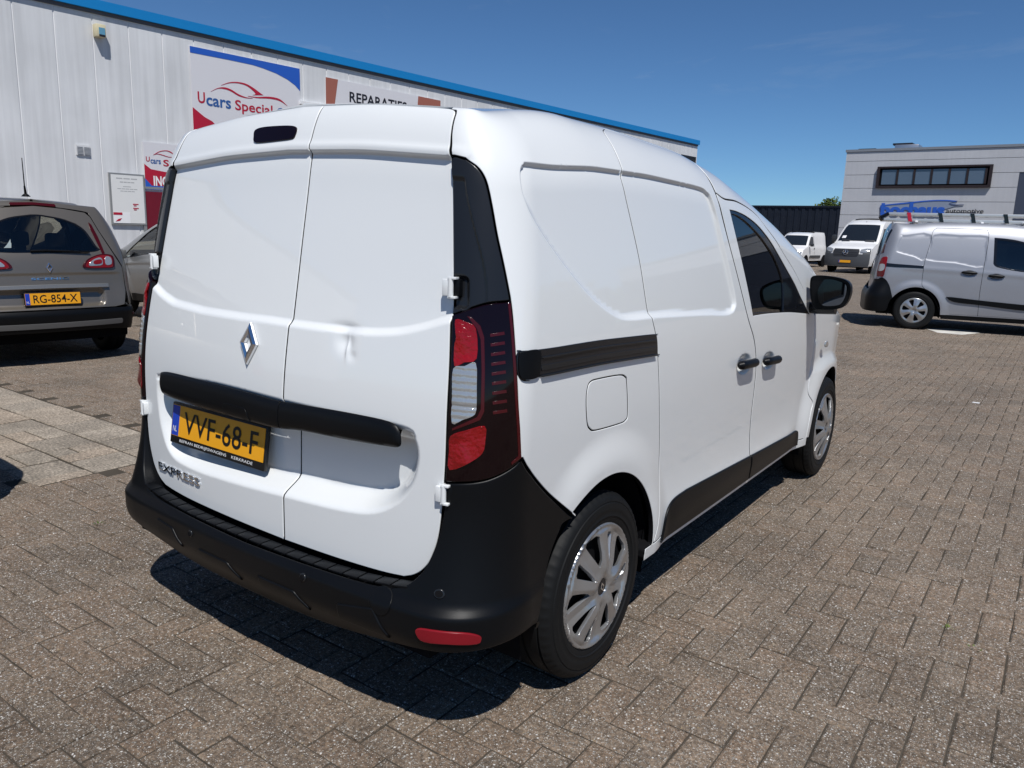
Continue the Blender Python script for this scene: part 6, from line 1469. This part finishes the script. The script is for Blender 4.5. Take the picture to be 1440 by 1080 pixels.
def side_quad(nm, root, W, ys, z0, z1, mt, sx, off=.012):
    V = []; F = []
    zz = np.linspace(z0, z1, 5)
    for z in zz:
        f = (z-z0)/(z1-z0)
        for y in (ys[0]+(ys[2]-ys[0])*f, ys[1]+(ys[3]-ys[1])*f): V.append((sx*(W(z)+off), y, z))
    for k in range(4): F.append((2*k, 2*k+1, 2*k+3, 2*k+2))
    return MB().add(V, F).build(nm, mt, root)
# big white van
SPR = [(-.02, .28), (.0, .40), (.0, .60), (-.01, .80), (-.05, .95), (-.12, 1.06), (-.45, 1.18), (-.90, 1.30), (-1.00, 1.34), (-1.35, 1.72), (-1.68, 2.05), (-1.90, 2.20), (-2.25, 2.33), (-2.7, 2.40)]
def spr_parts(r, p, W):
    nose_patch('front_bumper', p, W, [(-1, 1, -.0), (-1, 1, 1), (-1, 1, 2), (-1, 1, 2.7), (-.99, .99, 3.2)], M['grey_plastic'], r, .03, 14)
    for s in (1, -1):
        nose_patch('bumper_wing', p, W, [(s*.70, s*1., 3.2), (s*.74, s*1., 3.9), (s*.90, s*1., 4.6)], M['grey_plastic'], r, .02)
        hl = nose_patch('headlight', p, W, [(s*.62, s*.84, 3.7), (s*.60, s*.93, 4.2), (s*.62, s*.99, 4.8), (s*.80, s*.99, 5.2)], M['clear_lens'], r, .032)
    g = nose_patch('grille', p, W, [(-.50, .50, 2.6), (-.56, .56, 3.2), (-.58, .58, 4.0), (-.54, .54, 4.9)], M['grille'], r, .04, 8)
    for t in (3.0, 3.6, 4.2): nose_patch('grille_bar', p, W, [(-.54, .54, t), (-.54, .54, t+.10)], M['darkmetal'], g, .052, 8)
    c = nose_pt(p, W, 0, 3.7); st = MB().tube([(c[0], c[1]+.045, c[2]), (c[0], c[1]+.075, c[2])], .11, 24).build('star_badge', M['grille'], g, smooth=True)
    rr = [(.105*math.cos(2*math.pi*k/24), .085, .105*math.sin(2*math.pi*k/24)) for k in range(25)]; MB().tube([(c[0]+x, c[1]+y, c[2]+z) for x, y, z in rr], .012, 6, cap=False).build('badge_ring', M['chrome'], st, smooth=True)
    for k in range(3):
        an = math.pi/2+k*2*math.pi/3; MB().tube([(c[0], c[1]+.085, c[2]), (c[0]+.1*math.cos(an), c[1]+.085, c[2]+.1*math.sin(an))], [.022, .006], 6).build('badge_arm', M['chrome'], st)
    nose_patch('windscreen', p, W, [(-.90, .90, 8.2), (-.90, .90, 9), (-.88, .88, 10), (-.84, .84, 10.7)], M['glass_dark2'], r, .012, 12)
    for s in (-.55, .55): nose_patch('wiper', p, W, [(s-.28, s+.12, 8.15), (s-.28, s+.12, 8.32)], M['grille'], r, .03)
    nose_patch('windscreen_sticker', p, W, [(.55, .75, 8.5), (.55, .75, 8.8)], M['ink_w'], r, .02)
    nose_patch('roof_marker', p, W, [(-.04, .0, 11.6), (-.04, .0, 11.8)], M['grille'], r, .02)
    for s in (1, -1):
        side_quad('side_window', r, W, (-1.50, -2.25, -1.95, -2.25), 1.38, 1.98, M['glass_dark2'], s); side_quad('side_moulding', r, W, (-1.75, -5.4, -1.75, -5.4), .62, .80, M['grey_plastic'], s, .03)
        side_quad('door_seam', r, W, (-2.34, -2.355, -2.34, -2.355), .45, 2.1, M['gap'], s, .006); side_quad('door_handle', r, W, (-2.18, -2.30, -2.18, -2.30), 1.12, 1.18, M['grey_plastic'], s, .03)
        side_quad('roof_groove', r, W, (-2.4, -5.5, -2.4, -5.5), 1.98, 2.0, M['clad_joint'], s, .003)
        m_ = MB().box((-.10, -.07, -.19), (.10, .07, .19), Matrix.Translation((s*1.13, -1.45, 1.48))).build('door_mirror', M['grille'], r, bevel=.05); MB().tube([(s*.95, -1.5, 1.36), (s*1.08, -1.46, 1.36)], .03, 8).build('mirror_arm', M['grille'], m_)
    hd = number_plate(r, frame((0, .045, .50), (-1, 0, 0), (0, 0, 1)), '')
M['glass_dark2'] = mat('far_glass', (.012, .016, .022), .06, spec=.6)
def place_px(px, dist):
    d = pix_dir((px, 350)); d[2] = 0; d /= np.linalg.norm(d); p = CAM_POS+d*dist; return (p[0], p[1], 0)
def face_cam(pos, turn): v = CAM_POS-np.array(pos); return math.atan2(v[1], v[0])-math.pi/2+math.radians(turn)
pS = place_px(1190, 39.5); far_van('high_roof_van', 'large white high-sided van with dark grey bumper parked facing the yard', pS, face_cam(pS, -20), 5.6, 2.42, 1.0, SPR, 0, spr_parts, .34, 3.6, 1.0, 1.04)
KAN = [(-.03, .24), (.0, .35), (.0, .50), (-.02, .62), (-.06, .75), (-.14, .86), (-.45, .97), (-.74, 1.05), (-.80, 1.08), (-1.12, 1.40), (-1.36, 1.60), (-1.55, 1.70), (-1.8, 1.76), (-2.1, 1.79)]
def kan_parts(r, p, W):
    nose_patch('front_bumper', p, W, [(-1, 1, 0), (-1, 1, 1), (-1, 1, 2), (-1, 1, 2.8)], M['grey_plastic'], r, .03, 14)
    for s in (1, -1):
        h = nose_patch('headlight', p, W, [(s*.60, s*.93, 3.2), (s*.56, s*.97, 4.0), (s*.62, s*.98, 4.9)], M['clear_lens'], r, .03); nose_patch('indicator', p, W, [(s*.60, s*.95, 2.9), (s*.60, s*.95, 3.15)], mat('amber_lens', (.6, .18, .05), .2) if 'amber_lens' not in bpy.data.materials else bpy.data.materials['amber_lens'], r, .034)
        side_quad('side_window', r, W, (-1.15, -1.85, -1.50, -1.82), 1.12, 1.56, M['glass_dark2'], s); side_quad('side_moulding', r, W, (-1.25, -2.8, -1.25, -2.8), .46, .60, M['grille'], s, .025)
        side_quad('door_seam', r, W, (-1.95, -1.962, -1.92, -1.932), .40, 1.62, M['gap'], s, .006); side_quad('door_handle', r, W, (-1.78, -1.92, -1.78, -1.92), .93, .98, M['grille'], s, .025)
        m_ = MB().box((-.09, -.06, -.08), (.09, .06, .08), Matrix.Translation((s*.96, -1.15, 1.14))).build('door_mirror', M['grille'], r, bevel=.035)
    nose_patch('grille', p, W, [(-.34, .34, 3.3), (-.38, .38, 4.2)], M['grille'], r, .03)
    nose_patch('windscreen', p, W, [(-.90, .90, 8.1), (-.90, .90, 9), (-.86, .86, 10.2)], M['glass_dark2'], r, .012, 12)
pK = place_px(1104, 44.5); far_van('small_white_van', 'small old white van with grey bumper beside the larger white van', pK, face_cam(pK, -22), 3.7, 1.80, .83, KAN, 0, kan_parts, .29, 2.6, .80, 1.03)

# ------------------------------------------------------------------ small things on the yard
def weed(px, n, h, label, seed):
    rg = np.random.default_rng(seed); c = ground_at(px); V = []; F = []
    for i in range(n):
        a = rg.uniform(0, 6.28); l = h*rg.uniform(.5, 1.2); r0 = rg.uniform(0, .02); b = np.array([math.cos(a)*r0, math.sin(a)*r0, -.004]); d = np.array([math.cos(a)*l*.8, math.sin(a)*l*.8, l*rg.uniform(.3, .8)]); s = np.array([-math.sin(a), math.cos(a), 0])*l*.16
        o = len(V); V += [b, b+d*.5+s, b+d, b+d*.5-s]; F.append((o, o+1, o+2, o+3))
    ob = link('weed_tuft', mesh_np('weed_tuft', np.array(V), F, smooth=False), M['leaf']); ob.location = (c[0], c[1], 0); tag(ob, label, 'weed'); ob['kind'] = 'stuff'; return ob
weed((140, 737), 18, .020, 'low green weed in a joint left of the white van bumper', 1)
weed((1336, 884), 14, .018, 'tiny yellowish weed between bricks on the open yard', 2)
weed((1371, 913), 14, .020, 'tiny green weed in the brick joint on the open yard', 3)
mk = [ground_at(p)[:2] for p in ((1303, 463), (1330, 461.5), (1362, 465), (1378, 468.5), (1352, 471), (1318, 468))]
tag(MB().prism([(x, y, .002) for x, y in mk], (0, 0, .004)).build('pale_patch', mat('pale_patch_surface', (.62, .60, .55), .8, var=.35)), 'pale patch on the bricks beside the silver van', kind='structure')  # thin pale patch of uneven tone laid on the bricks
c = ground_at((1372, 567)); tag(MB().prism([(c[0]-.03, c[1]-.008, .003), (c[0]+.028, c[1]-.015, .003), (c[0]+.033, c[1]+.006, .006), (c[0]-.025, c[1]+.012, .004)], (.002, 0, .004)).build('paper_scrap', M['ink_w']), 'small white scrap of paper lying on the yard', 'paper')
